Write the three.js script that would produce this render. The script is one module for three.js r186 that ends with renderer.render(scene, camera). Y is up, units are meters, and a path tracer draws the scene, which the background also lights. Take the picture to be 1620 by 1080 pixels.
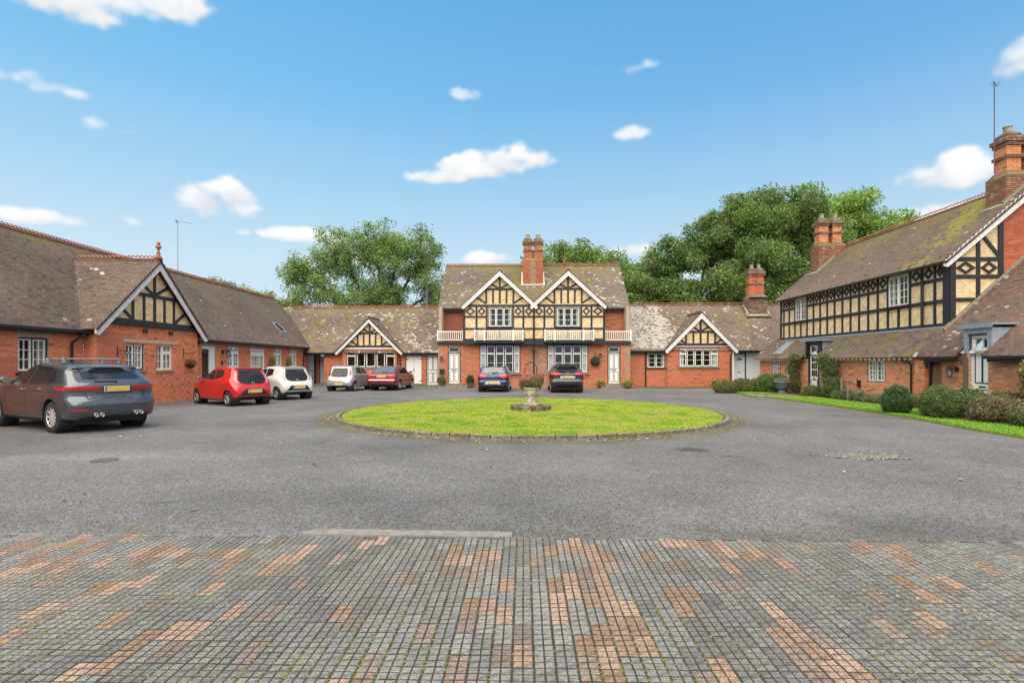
import * as THREE from 'three';
import { mergeGeometries } from 'three/addons/utils/BufferGeometryUtils.js';

// ---------- camera: eye 1.65 m up at the origin, court axis along -z, lens turned 1.3 degrees left, horizon shifted below the middle
const scene = new THREE.Scene();
const camera = new THREE.PerspectiveCamera(2 * Math.atan(540 / 827) * 180 / Math.PI, 1.5, 0.1, 1500);
camera.position.set(0, 1.65, 0);
camera.rotation.y = 1.3 * Math.PI / 180;
camera.setViewOffset(1620, 1080, 0, -33, 1620, 1080);
camera.updateProjectionMatrix();
scene.add(camera);

const renderer = new THREE.WebGLRenderer({ antialias: true });
renderer.toneMapping = THREE.LinearToneMapping;
renderer.toneMappingExposure = 1.12;
renderer.shadowMap.enabled = true;

// ---------- sun: bright but veiled, high, behind the camera and to the left
const sun = new THREE.DirectionalLight(new THREE.Color().setRGB(1, 0.88, 0.72), 5.0);
sun.position.set(-10, 76, 26);
sun.target.position.set(0, 0, -20);
sun.castShadow = true;
sun.shadow.radius = 165;
sun.shadow.mapSize.set(4096, 4096);
Object.assign(sun.shadow.camera, { left: -45, right: 45, top: 45, bottom: -45, near: 1, far: 180 });
scene.add(sun, sun.target);

// ---------- random numbers and noise
function rng(seed) { let s = seed >>> 0; return () => { s = (s + 0x6D2B79F5) | 0; let t = Math.imul(s ^ (s >>> 15), 1 | s); t = (t + Math.imul(t ^ (t >>> 7), 61 | t)) ^ t; return ((t ^ (t >>> 14)) >>> 0) / 4294967296; }; }
function hash3(x, y, z) { let h = Math.imul(x, 374761393) ^ Math.imul(y, 668265263) ^ Math.imul(z, 2147483647 ^ 0x5bd1e995); h = Math.imul(h ^ (h >>> 13), 1274126177); h ^= h >>> 16; return (h >>> 0) / 4294967296; }
function noise(x, y = 0, z = 0) {
  const xi = Math.floor(x), yi = Math.floor(y), zi = Math.floor(z); let u = x - xi, v = y - yi, w = z - zi;
  u = u * u * (3 - 2 * u); v = v * v * (3 - 2 * v); w = w * w * (3 - 2 * w);
  const a = hash3(xi, yi, zi), b = hash3(xi, yi + 1, zi), p = a + (hash3(xi + 1, yi, zi) - a) * u, q = b + (hash3(xi + 1, yi + 1, zi) - b) * u, s0 = p + (q - p) * v;
  if (w === 0) return s0;
  const c = hash3(xi, yi, zi + 1), d = hash3(xi, yi + 1, zi + 1), r = c + (hash3(xi + 1, yi, zi + 1) - c) * u, t = d + (hash3(xi + 1, yi + 1, zi + 1) - d) * u;
  return s0 + (r + (t - r) * v - s0) * w;
}
function fbm(x, y, z = 0, o = 4) { let s = 0, a = 0.5, n = 0; for (let i = 0; i < o; i++) { s += a * noise(x, y, z); n += a; a *= 0.5; x = x * 2.03 + 17.1; y = y * 2.03 + 5.3; z = z * 2.03 + 9.7; } return s / n; }
const clamp = (x, a = 0, b = 1) => Math.min(b, Math.max(a, x));
const smooth = (a, b, x) => { const t = clamp((x - a) / (b - a)); return t * t * (3 - 2 * t); };
const lerp = (a, b, t) => a + (b - a) * t;
const rad = (d) => d * Math.PI / 180;
const lin = (c) => { c /= 255; return c <= 0.04045 ? c / 12.92 : Math.pow((c + 0.055) / 1.055, 2.4); };

// ---------- sky: clear air and fair-weather cumulus, azimuth from the court axis, degrees
{
  const AIR = .89, W = 2048, H = 1024, data = new Float32Array(W * H * 4), r = rng(77);
  // [azimuth, elevation, half width, half height, kind] kind 0 heaped, 1 torn wisps
  const clouds = [
    [-44, 28.2, 9, 3.2, 0], [-48, 27.6, 6, 2.8, 0], [-35.6, 30.3, 6, 2.4, 0], [-43, 21.5, 4.6, 1.2, 1], [-40.3, 19.5, 3, .8, 1],
    [-31.5, 14.8, 4.6, 2.1, 0], [-29.2, 15.6, 2.2, 1.6, 0], [-43.4, 11.5, 3.6, .9, 0], [-37.8, 12.2, 1.7, .5, 1],
    [-23.4, 12.5, 4.4, 1, 0], [-28.4, 12.2, 1.2, .5, 1], [-23.7, 15.2, .8, .5, 1], [-5.5, 20.1, 5.4, 2.0, 0], [-1.2, 20.7, 5.6, 1.9, 0], [-8.8, 19.2, 4.6, 1.0, 0],
    [-6.2, 27.0, 2.2, .8, 1], [12, 28.8, 4.9, .8, 1], [11.4, 23.1, 2.6, .95, 0], [-4.2, 11.1, 3.7, .9, 0], [11.8, 11.7, 3.4, .9, 0], [6.5, 10.6, 4.2, .8, 0], [20, 9.5, 6, 1.2, 0], [-15.5, 10.4, 4, .8, 0], [31, 13.0, 3.2, .8, 1],
    [38.3, 15.2, 4.2, 1.7, 0], [39.0, 16.3, 2.0, 1.2, 0], [36.4, 12.3, 4.6, 1.1, 0], [43.9, 22.6, 3.4, 2.2, 0],
  ];
  for (let i = 0; i < 420; i++) {                               // denser clouds added outside the picture to lift the ambient light
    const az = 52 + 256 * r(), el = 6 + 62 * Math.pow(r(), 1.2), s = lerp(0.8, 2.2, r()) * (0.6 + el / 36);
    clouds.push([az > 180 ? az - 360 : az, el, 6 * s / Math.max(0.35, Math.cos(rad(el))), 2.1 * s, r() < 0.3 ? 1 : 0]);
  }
  for (let i = 0; i < 60; i++) clouds.push([-180 + 360 * r(), 46 + 40 * r(), lerp(9, 20, r()) * 1.7, lerp(3, 7, r()), 0]);  // wide high clouds, added overhead for more ambient fill
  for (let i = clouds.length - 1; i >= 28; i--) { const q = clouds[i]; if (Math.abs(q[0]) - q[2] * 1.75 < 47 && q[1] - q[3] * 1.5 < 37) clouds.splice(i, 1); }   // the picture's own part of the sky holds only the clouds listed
  const stops = [[-90, 150, 165, 180], [-2, 214, 234, 246], [3, 216, 236, 248], [10, 203, 230, 247], [18, 166, 213, 244], [26, 128, 194, 240], [36, 104, 179, 233], [60, 92, 164, 222], [90, 84, 154, 214]].map(([e, ...c]) => [e, ...c.map(lin)]);
  const dens = new Float32Array(W * H), lits = new Float32Array(W * H), cache = [new Float32Array(W * H).fill(9), new Float32Array(W * H).fill(9)];
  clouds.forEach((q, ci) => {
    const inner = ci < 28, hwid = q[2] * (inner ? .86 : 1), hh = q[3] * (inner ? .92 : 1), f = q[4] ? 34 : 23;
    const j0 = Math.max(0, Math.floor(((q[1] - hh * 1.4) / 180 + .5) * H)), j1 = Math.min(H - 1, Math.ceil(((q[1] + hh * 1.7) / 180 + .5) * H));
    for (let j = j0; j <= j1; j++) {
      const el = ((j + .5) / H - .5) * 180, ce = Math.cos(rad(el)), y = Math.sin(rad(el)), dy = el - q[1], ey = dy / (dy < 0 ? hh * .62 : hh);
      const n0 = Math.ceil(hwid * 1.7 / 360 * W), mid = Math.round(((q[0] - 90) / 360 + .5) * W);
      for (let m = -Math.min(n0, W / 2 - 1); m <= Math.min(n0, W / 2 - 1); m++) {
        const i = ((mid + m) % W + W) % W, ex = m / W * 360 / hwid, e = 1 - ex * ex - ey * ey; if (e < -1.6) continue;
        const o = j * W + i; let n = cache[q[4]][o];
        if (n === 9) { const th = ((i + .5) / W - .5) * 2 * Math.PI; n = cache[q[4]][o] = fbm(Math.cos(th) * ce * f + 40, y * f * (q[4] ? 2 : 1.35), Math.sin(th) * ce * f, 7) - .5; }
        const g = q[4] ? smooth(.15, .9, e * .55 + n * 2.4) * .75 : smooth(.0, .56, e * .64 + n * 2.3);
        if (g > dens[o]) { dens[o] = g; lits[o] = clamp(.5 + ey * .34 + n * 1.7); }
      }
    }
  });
  for (let j = 0; j < H; j++) {
    const el = ((j + 0.5) / H - 0.5) * 180;
    let k = 0; while (k < stops.length - 2 && el > stops[k + 1][0]) k++;
    const t = clamp((el - stops[k][0]) / (stops[k + 1][0] - stops[k][0])), r0 = lerp(stops[k][1], stops[k + 1][1], t), g0 = lerp(stops[k][2], stops[k + 1][2], t), b0 = lerp(stops[k][3], stops[k + 1][3], t), up = smooth(6, 30, el);
    for (let i = 0; i < W; i++) {
      let az = ((i + .5) / W - .5) * 360 + 90; if (az > 180) az -= 360;
      const side = AIR * (1 - .16 * smooth(-40, 50, az) * smooth(130, 60, Math.abs(az)) * up), o = j * W + i, d = dens[o], lit = lits[o];
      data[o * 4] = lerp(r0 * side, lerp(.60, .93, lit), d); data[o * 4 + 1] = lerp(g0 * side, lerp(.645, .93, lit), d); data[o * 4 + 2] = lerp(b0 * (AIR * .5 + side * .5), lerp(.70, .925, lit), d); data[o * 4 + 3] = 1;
    }
  }
  const tex = new THREE.DataTexture(data, W, H, THREE.RGBAFormat, THREE.FloatType);
  tex.mapping = THREE.EquirectangularReflectionMapping; tex.colorSpace = THREE.LinearSRGBColorSpace;
  tex.magFilter = tex.minFilter = THREE.LinearFilter; tex.wrapS = THREE.RepeatWrapping; tex.needsUpdate = true;
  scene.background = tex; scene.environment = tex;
}

// ---------- materials
function tex(n, fn, rep = 1, srgb = true) {               // fn(u, v) -> [r, g, b] 0..255, wrapped
  const d = new Uint8Array(n * n * 4);
  for (let j = 0; j < n; j++) for (let i = 0; i < n; i++) { const c = fn(i / n, j / n, i, j), o = (j * n + i) * 4; d[o] = clamp(c[0], 0, 255); d[o + 1] = clamp(c[1], 0, 255); d[o + 2] = clamp(c[2], 0, 255); d[o + 3] = 255; }
  const t = new THREE.DataTexture(d, n, n); t.wrapS = t.wrapT = THREE.RepeatWrapping; t.repeat.set(rep, rep); t.magFilter = THREE.LinearFilter; t.minFilter = THREE.LinearMipmapLinearFilter; t.generateMipmaps = true;
  t.colorSpace = srgb ? THREE.SRGBColorSpace : THREE.NoColorSpace; t.needsUpdate = true; return t;
}
// noise that wraps at 1: period p lattice cells
function wnoise(u, v, p, s = 0) { const x = u * p, y = v * p, xi = Math.floor(x), yi = Math.floor(y); let a = x - xi, b = y - yi; a = a * a * (3 - 2 * a); b = b * b * (3 - 2 * b); const h = (i, j) => hash3((xi + i) % p, (yi + j) % p, s); return lerp(lerp(h(0, 0), h(1, 0), a), lerp(h(0, 1), h(1, 1), a), b); }
const rgb = (r, g, b) => new THREE.Color().setRGB(r, g, b);
const std = (color, roughness = 0.8, more = {}) => new THREE.MeshStandardMaterial({ color, roughness, ...more });
const phys = (color, roughness, more = {}) => new THREE.MeshPhysicalMaterial({ color, roughness, ...more });
const grainTex = tex(256, (u, v) => { const g = 232 + 34 * (wnoise(u, v, 16, 3) - 0.5) + 40 * (wnoise(u, v, 97, 5) - 0.5) + 22 * (wnoise(u, v, 201, 6) - .5); return [g, g, g]; }, 1);
const tarColor = tex(1024, (u, v) => {
  const a = wnoise(u, v, 170, 1), b = wnoise(u, v, 331, 2), c = wnoise(u, v, 47, 3), p = wnoise(u, v, 8, 4);
  let g = 140 + 58 * (a - 0.5) + 84 * (b - 0.5) + 18 * (c - 0.5) + 10 * (p - 0.5);
  if (b > 0.83) g += 34 * (b - .8) / .2; if (a < 0.2) g -= 34;
  const w = 6 * (wnoise(u, v, 60, 7) - 0.4); return [g + w + 2, g + w * 0.4, g - w - 2];
}, 0.5);
const tarBump = tex(1024, (u, v) => { const g = 120 + 130 * (wnoise(u, v, 170, 1) - 0.5) + 90 * (wnoise(u, v, 331, 2) - 0.5); return [g, g, g]; }, 0.5, false);
const dashColor = tex(512, (u, v) => { const a = wnoise(u, v, 61, 1), b = wnoise(u, v, 125, 2), c = wnoise(u, v, 9, 3), k = wnoise(u, v, 67, 8); const g = 44 * (a - 0.5) + 50 * (b - 0.5) + 30 * (c - .5); const o = k > 0.72 ? -16 : 0; return [226 + g + o * .4, 202 + g + o, 160 + g * 0.9 + o]; }, 0.9);
const dashBump = tex(512, (u, v) => { const g = 128 + 160 * (wnoise(u, v, 61, 1) - 0.5) + 80 * (wnoise(u, v, 125, 2) - 0.5); return [g, g, g]; }, 0.9, false);
const stoneColor = tex(256, (u, v) => { const g = 190 + 70 * (wnoise(u, v, 6, 1) - 0.5) + 60 * (wnoise(u, v, 27, 2) - 0.5) + 60 * (wnoise(u, v, 90, 4) - 0.5), m = smooth(.56, .75, wnoise(u, v, 11, 9)); return [g - 40 * m, g * 0.98 - 30 * m, g * 0.92 - 60 * m]; }, 1);
const M = {
  tarmac: std(rgb(.555, .565, .59), 0.88, { map: tarColor, bumpMap: tarBump, bumpScale: 0.006, vertexColors: true }),
  earth: std(rgb(.075, .085, .035), 1, { map: grainTex }),
  soil: std(rgb(.09, .06, .04), 1, { map: grainTex }),
  lawn: std(rgb(.22, .30, .03), 1, { map: grainTex }),
  paveBed: std(rgb(.055, .052, .03), 1, { map: grainTex }),
  concrete: std(rgb(.27, .25, .225), 0.92, { map: grainTex, bumpMap: grainTex, bumpScale: .006 }),
  paleBrick: std(rgb(.50, .47, .42), .95, { map: grainTex }),
  ashlar: std(rgb(.58, .49, .35), 0.9, { map: grainTex }),
  slab: std(rgb(.42, .41, .38), 0.9, { map: stoneColor }),
  stone: std(rgb(.46, .43, .36), 0.95, { map: stoneColor, bumpMap: grainTex, bumpScale: .01 }),
  urn: std(rgb(.74, .71, .61), 0.9, { map: stoneColor, bumpMap: grainTex, bumpScale: .008 }),
  kerb: std(rgb(.40, .37, .32), 0.95, { map: stoneColor, bumpMap: grainTex, bumpScale: .01 }),
  mortar: std(rgb(.56, .44, .34), 1, { map: grainTex }),
  mortarPale: std(rgb(.70, .58, .47), 1, { map: grainTex }),
  brick: std(0xffffff, 0.92),
  tile: std(0xffffff, 0.95),
  deck: std(rgb(.07, .055, .045), 1),
  terracotta: std(rgb(.43, .15, .08), 0.85, { map: grainTex }),
  dash: std(rgb(1, 1, 1), 0.95, { map: dashColor, bumpMap: dashBump, bumpScale: 0.012 }),
  timber: std(rgb(.018, .021, .030), 0.55, { bumpMap: grainTex, bumpScale: .004 }),
  blackPaint: std(rgb(.016, .017, .021), 0.45),
  white: std(rgb(.80, .81, .80), 0.5),
  barge: std(rgb(.82, .83, .84), 0.6, { map: grainTex }),
  cream: std(rgb(.80, .79, .73), 0.6),
  lead: std(rgb(.33, .39, .47), 0.6, { map: grainTex }),
  leadPale: std(rgb(.60, .59, .55), 0.8, { map: stoneColor }),
  glass: phys(rgb(.93, .95, .95), 0.02, { transmission: 1, thickness: 0, ior: 1.5 }),
  room: std(rgb(.16, .12, .09), 0.95),
  curtain: std(rgb(.74, .73, .69), 0.95),
  pipe: std(rgb(.015, .015, .018), 0.4),
  iron: std(rgb(.02, .018, .018), 0.5, { metalness: .4 }),
  chrome: std(rgb(.6, .6, .62), 0.22, { metalness: 1 }),
  aerial: std(rgb(.34, .35, .36), 0.45, { metalness: .7 }),
  brass: std(rgb(.45, .33, .13), 0.4, { metalness: .8 }),
  dirtStone: std(rgb(.33, .29, .21), 1, { map: stoneColor }),
  bluePot: std(rgb(.10, .13, .17), 0.5),
  bark: std(rgb(.10, .085, .065), 1, { map: grainTex }),
  wood: std(rgb(.20, .14, .09), 0.9, { map: grainTex }),
  tyre: std(rgb(.017, .017, .018), 0.85),
  rim: std(rgb(.66, .67, .69), 0.38, { metalness: .6 }),
  rimDark: std(rgb(.02, .02, .022), 0.4),
  carGlass: phys(rgb(.016, .018, .02), 0.03, { ior: 1.5 }),
  carBlack: std(rgb(.018, .019, .022), 0.5),
  lamp: phys(rgb(.45, .012, .012), 0.12, { clearcoat: 1 }),
  lampClear: phys(rgb(.56, .27, .25), 0.12, { clearcoat: 1 }),
  plate: std(rgb(.62, .46, .09), 0.45),
  plateFrame: std(rgb(.62, .62, .60), 0.4),
};
// ---------- building blocks
const taken = {};
function numbered(n) { const k = taken[n] = (taken[n] ?? -1) + 1; return k ? n + '_' + String(k).padStart(3, '0') : n; }
function tag(o, label, category, group) { o.userData.label = label; o.userData.category = category; if (group) o.userData.group = group; return o; }
function thing(name, label, category, pos = [0, 0, 0], turn = 0, group) { const g = new THREE.Group(); g.name = numbered(name); g.position.set(...pos); g.rotation.y = turn; scene.add(g); return tag(g, label, category, group); }
function add(parent, name, geo, mat, pos, rot) { const m = new THREE.Mesh(geo, mat); m.name = parent === scene ? numbered(name) : name; if (pos) m.position.set(...pos); if (rot) m.rotation.set(...rot); m.castShadow = m.receiveShadow = true; parent.add(m); return m; }
function ground(name, geo, mat) { const m = add(scene, name, geo, mat); m.userData.kind = 'structure'; return m; }
const cubeGeo = new THREE.BoxGeometry(1, 1, 1);
function B(w, h, d, x = 0, y = 0, z = 0, rz = 0) { const g = new THREE.BoxGeometry(w, h, d); if (rz) g.rotateZ(rz); return g.translate(x, y, z); }
const merge = (list) => mergeGeometries(list.map((g) => g.index ? g.toNonIndexed() : g).map((g) => { for (const k of Object.keys(g.attributes)) if (!['position', 'normal', 'uv'].includes(k)) g.deleteAttribute(k); return g; }));
function tube(pts, r, seg = 8, n = 0) { return new THREE.TubeGeometry(new THREE.CatmullRomCurve3(pts.map((p) => new THREE.Vector3(...p)), false, 'catmullrom', 0.05), n || pts.length * 6, r, seg); }
function shapeOf(pts) { const s = new THREE.Shape(); pts.forEach(([x, y], i) => i ? s.lineTo(x, y) : s.moveTo(x, y)); return s; }
function plate(pts, depth, holes = []) { const s = shapeOf(pts); for (const h of holes) s.holes.push(shapeOf(h)); return new THREE.ExtrudeGeometry(s, { depth, bevelEnabled: false }); }
const rect = (a0, a1, h0, h1) => [[a0, h0], [a1, h0], [a1, h1], [a0, h1]];

// a wall's own frame inside a building: a along the wall, h up, o outwards
class Face {
  constructor(g, x, z, ang) { this.g = g; this.x = x; this.z = z; this.ang = ang; this.c = Math.cos(ang); this.s = Math.sin(ang); }
  pos(a, h, o = 0) { return [this.x + a * this.c + o * this.s, h, this.z - a * this.s + o * this.c]; }
  mesh(name, geo, mat, a = 0, h = 0, o = 0, rz = 0) { const m = add(this.g, name, geo, mat, this.pos(a, h, o)); m.rotation.order = 'YXZ'; m.rotation.set(0, this.ang, rz); return m; }
  beam(a0, h0, a1, h1, w, t = 0.035, o = 0, mat = M.timber, name = 'timber') { const l = Math.hypot(a1 - a0, h1 - h0), m = this.mesh(name, cubeGeo, mat, (a0 + a1) / 2, (h0 + h1) / 2, o + t / 2, Math.atan2(h1 - h0, a1 - a0)); m.scale.set(l, w, t); return m; }
}
// bricks of one building, gathered and laid as one instanced part; the nearest walls ask for bricks of their own
const brickGeo = new THREE.BoxGeometry(1, 1, 1);
class Bricks {
  constructor(g, seed, palette) { this.g = g; this.r = rng(seed); this.m = []; this.c = []; this.palette = palette; this.singles = {}; }
  put(F, a0, a1, h0, h1, o, single, tint) {
    const r = this.r, p = F.pos((a0 + a1) / 2, (h0 + h1) / 2, o - 0.05 + 0.004 * r());
    const q = new THREE.Quaternion().setFromEuler(new THREE.Euler(0, F.ang + (r() - .5) * .006, (r() - .5) * .008, 'YXZ'));
    const mx = new THREE.Matrix4().compose(new THREE.Vector3(...p), q, new THREE.Vector3(a1 - a0, h1 - h0, 0.1));
    const c = tint ? tint(r, (a0 + a1) / 2, (h0 + h1) / 2) : this.palette(r, p);
    if (single) {
      const k = Math.floor(r() * 6), key = tint ? 'x' + k : 'k' + k; const mat = this.singles[key] ??= std(c.clone(), 0.92, { map: grainTex });
      const m = new THREE.Mesh(brickGeo, mat); m.name = 'brick'; m.applyMatrix4(mx); m.castShadow = m.receiveShadow = true; this.g.add(m); return;
    }
    this.m.push(mx); this.c.push(c);
  }
  // wall: region given by spans(h) -> [[a0, a1], ...]
  wall(F, h0, h1, spans, { o = 0, single = null, tint = null } = {}) {
    const n = Math.round((h1 - h0) / 0.075), ch = (h1 - h0) / n;
    for (let i = 0; i < n; i++) {
      const y0 = h0 + i * ch, y1 = y0 + ch - 0.013;
      for (const [s0, s1] of spans(y0 + ch / 2)) {
        let a = Math.floor(s0 / 0.3435) * 0.3435 - (i % 2 ? 0.169 : 0), k = 0;
        while (a < s1) { const l = k++ % 2 ? 0.1025 : 0.215, b0 = Math.max(a, s0), b1 = Math.min(a + l, s1); if (b1 - b0 > 0.025) this.put(F, b0, b1, y0, y1, o, single && single(b0, y0), tint); a += l + 0.013; }
      }
    }
  }
  flush() {
    if (!this.m.length) return;
    const im = new THREE.InstancedMesh(brickGeo, M.brick, this.m.length); im.name = 'brick_courses'; im.userData.kind = 'stuff';
    this.m.forEach((x, i) => { im.setMatrixAt(i, x); im.setColorAt(i, this.c[i]); });
    im.castShadow = im.receiveShadow = true; this.g.add(im);
  }
}
const spansMinus = (a0, a1, holes) => (h) => { let s = [[a0, a1]]; for (const q of holes) if (h > q[2] && h < q[3]) s = s.flatMap(([x, y]) => q[1] <= x || q[0] >= y ? [[x, y]] : [[x, q[0]], [q[1], y]].filter(([u, v]) => v - u > 0.01)); return s; };
// a brick wall: mortar slab with real openings and bricks proud of it
function brickWall(F, bricks, a0, a1, h0, h1, holes = [], { single, tint, thick = 0.24, mortar = M.mortar, o = 0 } = {}) {
  const inner = holes.filter((q) => q[2] > h0 + .001 && q[3] < h1 - .001 && q[0] > a0 + .001 && q[1] < a1 - .001), cut = holes.filter((q) => !inner.includes(q));
  // outline with notches for openings that reach the bottom or the top edge
  const bottom = cut.filter((q) => q[2] <= h0 + .001).sort((p, q) => p[0] - q[0]), top = cut.filter((q) => q[3] >= h1 - .001 && q[2] > h0 + .001).sort((p, q) => q[0] - p[0]), pts = [[a0, h0]];
  for (const q of bottom) pts.push([q[0], h0], [q[0], Math.min(q[3], h1 - .02)], [q[1], Math.min(q[3], h1 - .02)], [q[1], h0]);
  pts.push([a1, h0], [a1, h1]);
  for (const q of top) pts.push([q[1], h1], [q[1], q[2]], [q[0], q[2]], [q[0], h1]);
  pts.push([a0, h1]);
  const w = F.mesh('wall', plate(pts, thick, inner.map((q) => rect(...q))), mortar, 0, 0, o - thick - 0.008);
  bricks.wall(F, h0, h1, spansMinus(a0, a1, holes), { single, tint, o });
  return w;
}
// ---------- windows: frame with casements; each casement [width share, columns, rows, top light share]
function windowPart(F, a0, a1, h0, h1, { sashes = [[1, 2, 4, 0], [1, 2, 4, 0]], o = -0.09, mat = M.white, surround = 0, surroundMat = M.blackPaint, post = 0.02, sill = 'stone', curtain = 0, room = 0.9, bar = 0.022, stile = 0.05, roomW = 0 } = {}) {
  const W = a1 - a0, H = h1 - h0, list = [], panes = [], f = surround;
  const total = sashes.reduce((s, q) => s + q[0], 0), inner = W - 2 * f - post * (sashes.length - 1);
  let x = -W / 2 + f; const dark = [];
  if (f) { dark.push(B(f, H, .09, -W / 2 + f / 2, H / 2, 0), B(f, H, .09, W / 2 - f / 2, H / 2, 0), B(W - 2 * f, f, .09, 0, H - f / 2, 0), B(W - 2 * f, f, .09, 0, f / 2, 0)); }
  sashes.forEach(([sh, cols, rows, top = 0], si) => {
    const w = inner * sh / total, y0 = f, y1 = H - f, x1 = x + w;
    const parts = top ? [[y0, y1 - (y1 - y0) * top, cols, rows], [y1 - (y1 - y0) * top, y1, cols, 1]] : [[y0, y1, cols, rows]];
    for (const [b, t, c, r] of parts) {
      list.push(B(stile, t - b, .05, x + stile / 2, (b + t) / 2, 0), B(stile, t - b, .05, x1 - stile / 2, (b + t) / 2, 0), B(w - 2 * stile, stile, .05, (x + x1) / 2, t - stile / 2, 0), B(w - 2 * stile, stile * 1.2, .05, (x + x1) / 2, b + stile * .6, 0));
      const gx0 = x + stile, gx1 = x1 - stile, gy0 = b + stile * 1.2, gy1 = t - stile, cw = (gx1 - gx0) / c, rh = (gy1 - gy0) / r;
      for (let i = 1; i < c; i++) list.push(B(bar, gy1 - gy0, .034, gx0 + i * cw, (gy0 + gy1) / 2, 0));
      for (let j = 1; j < r; j++) list.push(B(gx1 - gx0, bar, .03, (gx0 + gx1) / 2, gy0 + j * rh, 0));
      for (let i = 0; i < c; i++) for (let j = 0; j < r; j++) panes.push([gx0 + (i + .5) * cw, gy0 + (j + .5) * rh, cw - .002, rh - .002]);
    }
    if (si < sashes.length - 1 && post > 0) (surround ? dark : list).push(B(post, y1 - y0, .075, x1 + post / 2, (y0 + y1) / 2, 0));
    x = x1 + post;
  });
  const win = F.mesh('window', merge(list), mat, (a0 + a1) / 2, h0, o);
  if (dark.length) add(win, 'surround', merge(dark), surroundMat, [0, 0, -0.006]);
  for (const [px, py, w, h] of panes) { const p = add(win, 'pane', cubeGeo, M.glass, [px, py, -0.006]); p.scale.set(w, h, 0.004); }
  const rw = roomW || W + .3, rh = H + .3;
  if (room) add(win, 'room_lining', merge([B(rw, rh, .02, 0, H / 2, -room - .14), B(.02, rh, room, -rw / 2, H / 2, -room / 2 - .14), B(.02, rh, room, rw / 2, H / 2, -room / 2 - .14), B(rw, .02, room, 0, H / 2 - rh / 2, -room / 2 - .14), B(rw, .02, room, 0, H / 2 + rh / 2, -room / 2 - .14)]), M.room);
  if (curtain) for (const s of [-1, 1]) {
    const cw = W * curtain, pts = []; for (let i = 0; i <= 16; i++) pts.push([i / 16 * cw, .022 * Math.sin(i * 1.9)]); for (let i = 16; i >= 0; i--) pts.push([i / 16 * cw, .022 * Math.sin(i * 1.9) + .008]);
    const g = plate(pts, H - .06); g.rotateX(-Math.PI / 2); g.translate(s < 0 ? -W / 2 + .03 : W / 2 - .03 - cw, .03, -.1); add(win, 'curtain', g, M.curtain);
  }
  if (sill) add(win, 'sill', B(W + .16, .07, .2, 0, -.035, .05), sill === 'stone' ? M.leadPale : sill === 'white' ? M.white : M.blackPaint);
  return win;
}
// ---------- panelled doors
function doorPart(F, a0, a1, h0, h1, { o = -0.1, mat = M.white, panels = [[.08, .46, .08, .40], [.54, .92, .08, .40], [.08, .46, .5, .95], [.54, .92, .5, .95]], outline = M.blackPaint, frame = 0.07, frameMat = M.blackPaint, fan = 0, fanCols = 1, letter = 0.45, knob = 1, glazed = null, number = '', hinges = false } = {}) {
  const W = a1 - a0, H = h1 - h0, d = F.mesh('door', B(W - 2 * frame, H, .05, 0, H / 2, 0), mat, (a0 + a1) / 2, h0, o), w = W - 2 * frame;
  for (const [x0, x1, y0, y1] of panels) {
    const pw = (x1 - x0) * w, ph = (y1 - y0) * H, cx = ((x0 + x1) / 2 - .5) * w, cy = (y0 + y1) / 2 * H, t = .028;
    add(d, 'panel_moulding', merge([B(t, ph, .012, cx - pw / 2, cy, .03), B(t, ph, .012, cx + pw / 2, cy, .03), B(pw, t, .012, cx, cy + ph / 2, .03), B(pw, t, .012, cx, cy - ph / 2, .03)]), outline);
    add(d, 'panel', B(pw - .06, ph - .06, .01, cx, cy, .029), mat);
  }
  if (frameMat) add(d, 'door_frame', merge([B(frame, H + (fan ? fan : 0) + frame, .1, -W / 2 + frame / 2, (H + fan + frame) / 2, 0.01), B(frame, H + fan + frame, .1, W / 2 - frame / 2, (H + fan + frame) / 2, 0.01), B(w, frame, .1, 0, H + fan + frame / 2, 0.01), ...(fan ? [B(w, .05, .1, 0, H + .025, 0.01)] : [])]), frameMat);
  if (fan) {
    const f = add(d, 'fanlight', merge([B(w, .04, .05, 0, H + .07, 0), B(w, .04, .05, 0, H + fan - .02, 0), B(.04, fan - .05, .05, -w / 2 + .02, H + fan / 2 + .025, 0), B(.04, fan - .05, .05, w / 2 - .02, H + fan / 2 + .025, 0), ...Array.from({ length: fanCols - 1 }, (_, i) => B(.03, fan - .05, .05, -w / 2 + w * (i + 1) / fanCols, H + fan / 2 + .025, 0))]), mat);
    f.userData.label = 'small glazed light above the door'; add(d, 'pane', B(w - .06, fan - .12, .005, 0, H + fan / 2 + .025, 0), M.glass); add(d, 'room_lining', B(w, fan, .02, 0, H + fan / 2, -.3), M.room);
  }
  if (glazed) for (const [x0, x1, y0, y1] of glazed) add(d, 'pane', B((x1 - x0) * w, (y1 - y0) * H, .012, ((x0 + x1) / 2 - .5) * w, (y0 + y1) / 2 * H, .026), M.carGlass);
  if (letter) add(d, 'letterbox', B(.24, .05, .015, 0, letter * H, .034), M.blackPaint);
  if (knob) add(d, 'handle', new THREE.SphereGeometry(.03, 10, 8).translate(knob * (w / 2 - .07), H * .47, .06), M.blackPaint);
  if (hinges) for (const s of [-1, 1]) for (const y of [.1, .88]) add(d, 'strap_hinge', merge([B(.2, .03, .012, s * (w / 2 - .1), y * H, .032), B(.05, .07, .014, s * (w / 2 - .04), y * H, .033)]), M.blackPaint);
  return d;
}
// ---------- clay tile roofs: deck plus instanced tiles; ridge pieces one by one
const tileGeo = (() => { const g = new THREE.BoxGeometry(.158, .012, .19, 2, 1, 1), p = g.attributes.position; for (let i = 0; i < p.count; i++) p.setY(i, p.getY(i) - 3.2 * p.getX(i) ** 2 * .4); g.computeVertexNormals(); return g; })();
const V3 = (x, y, z) => new THREE.Vector3(x, y, z);
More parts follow.
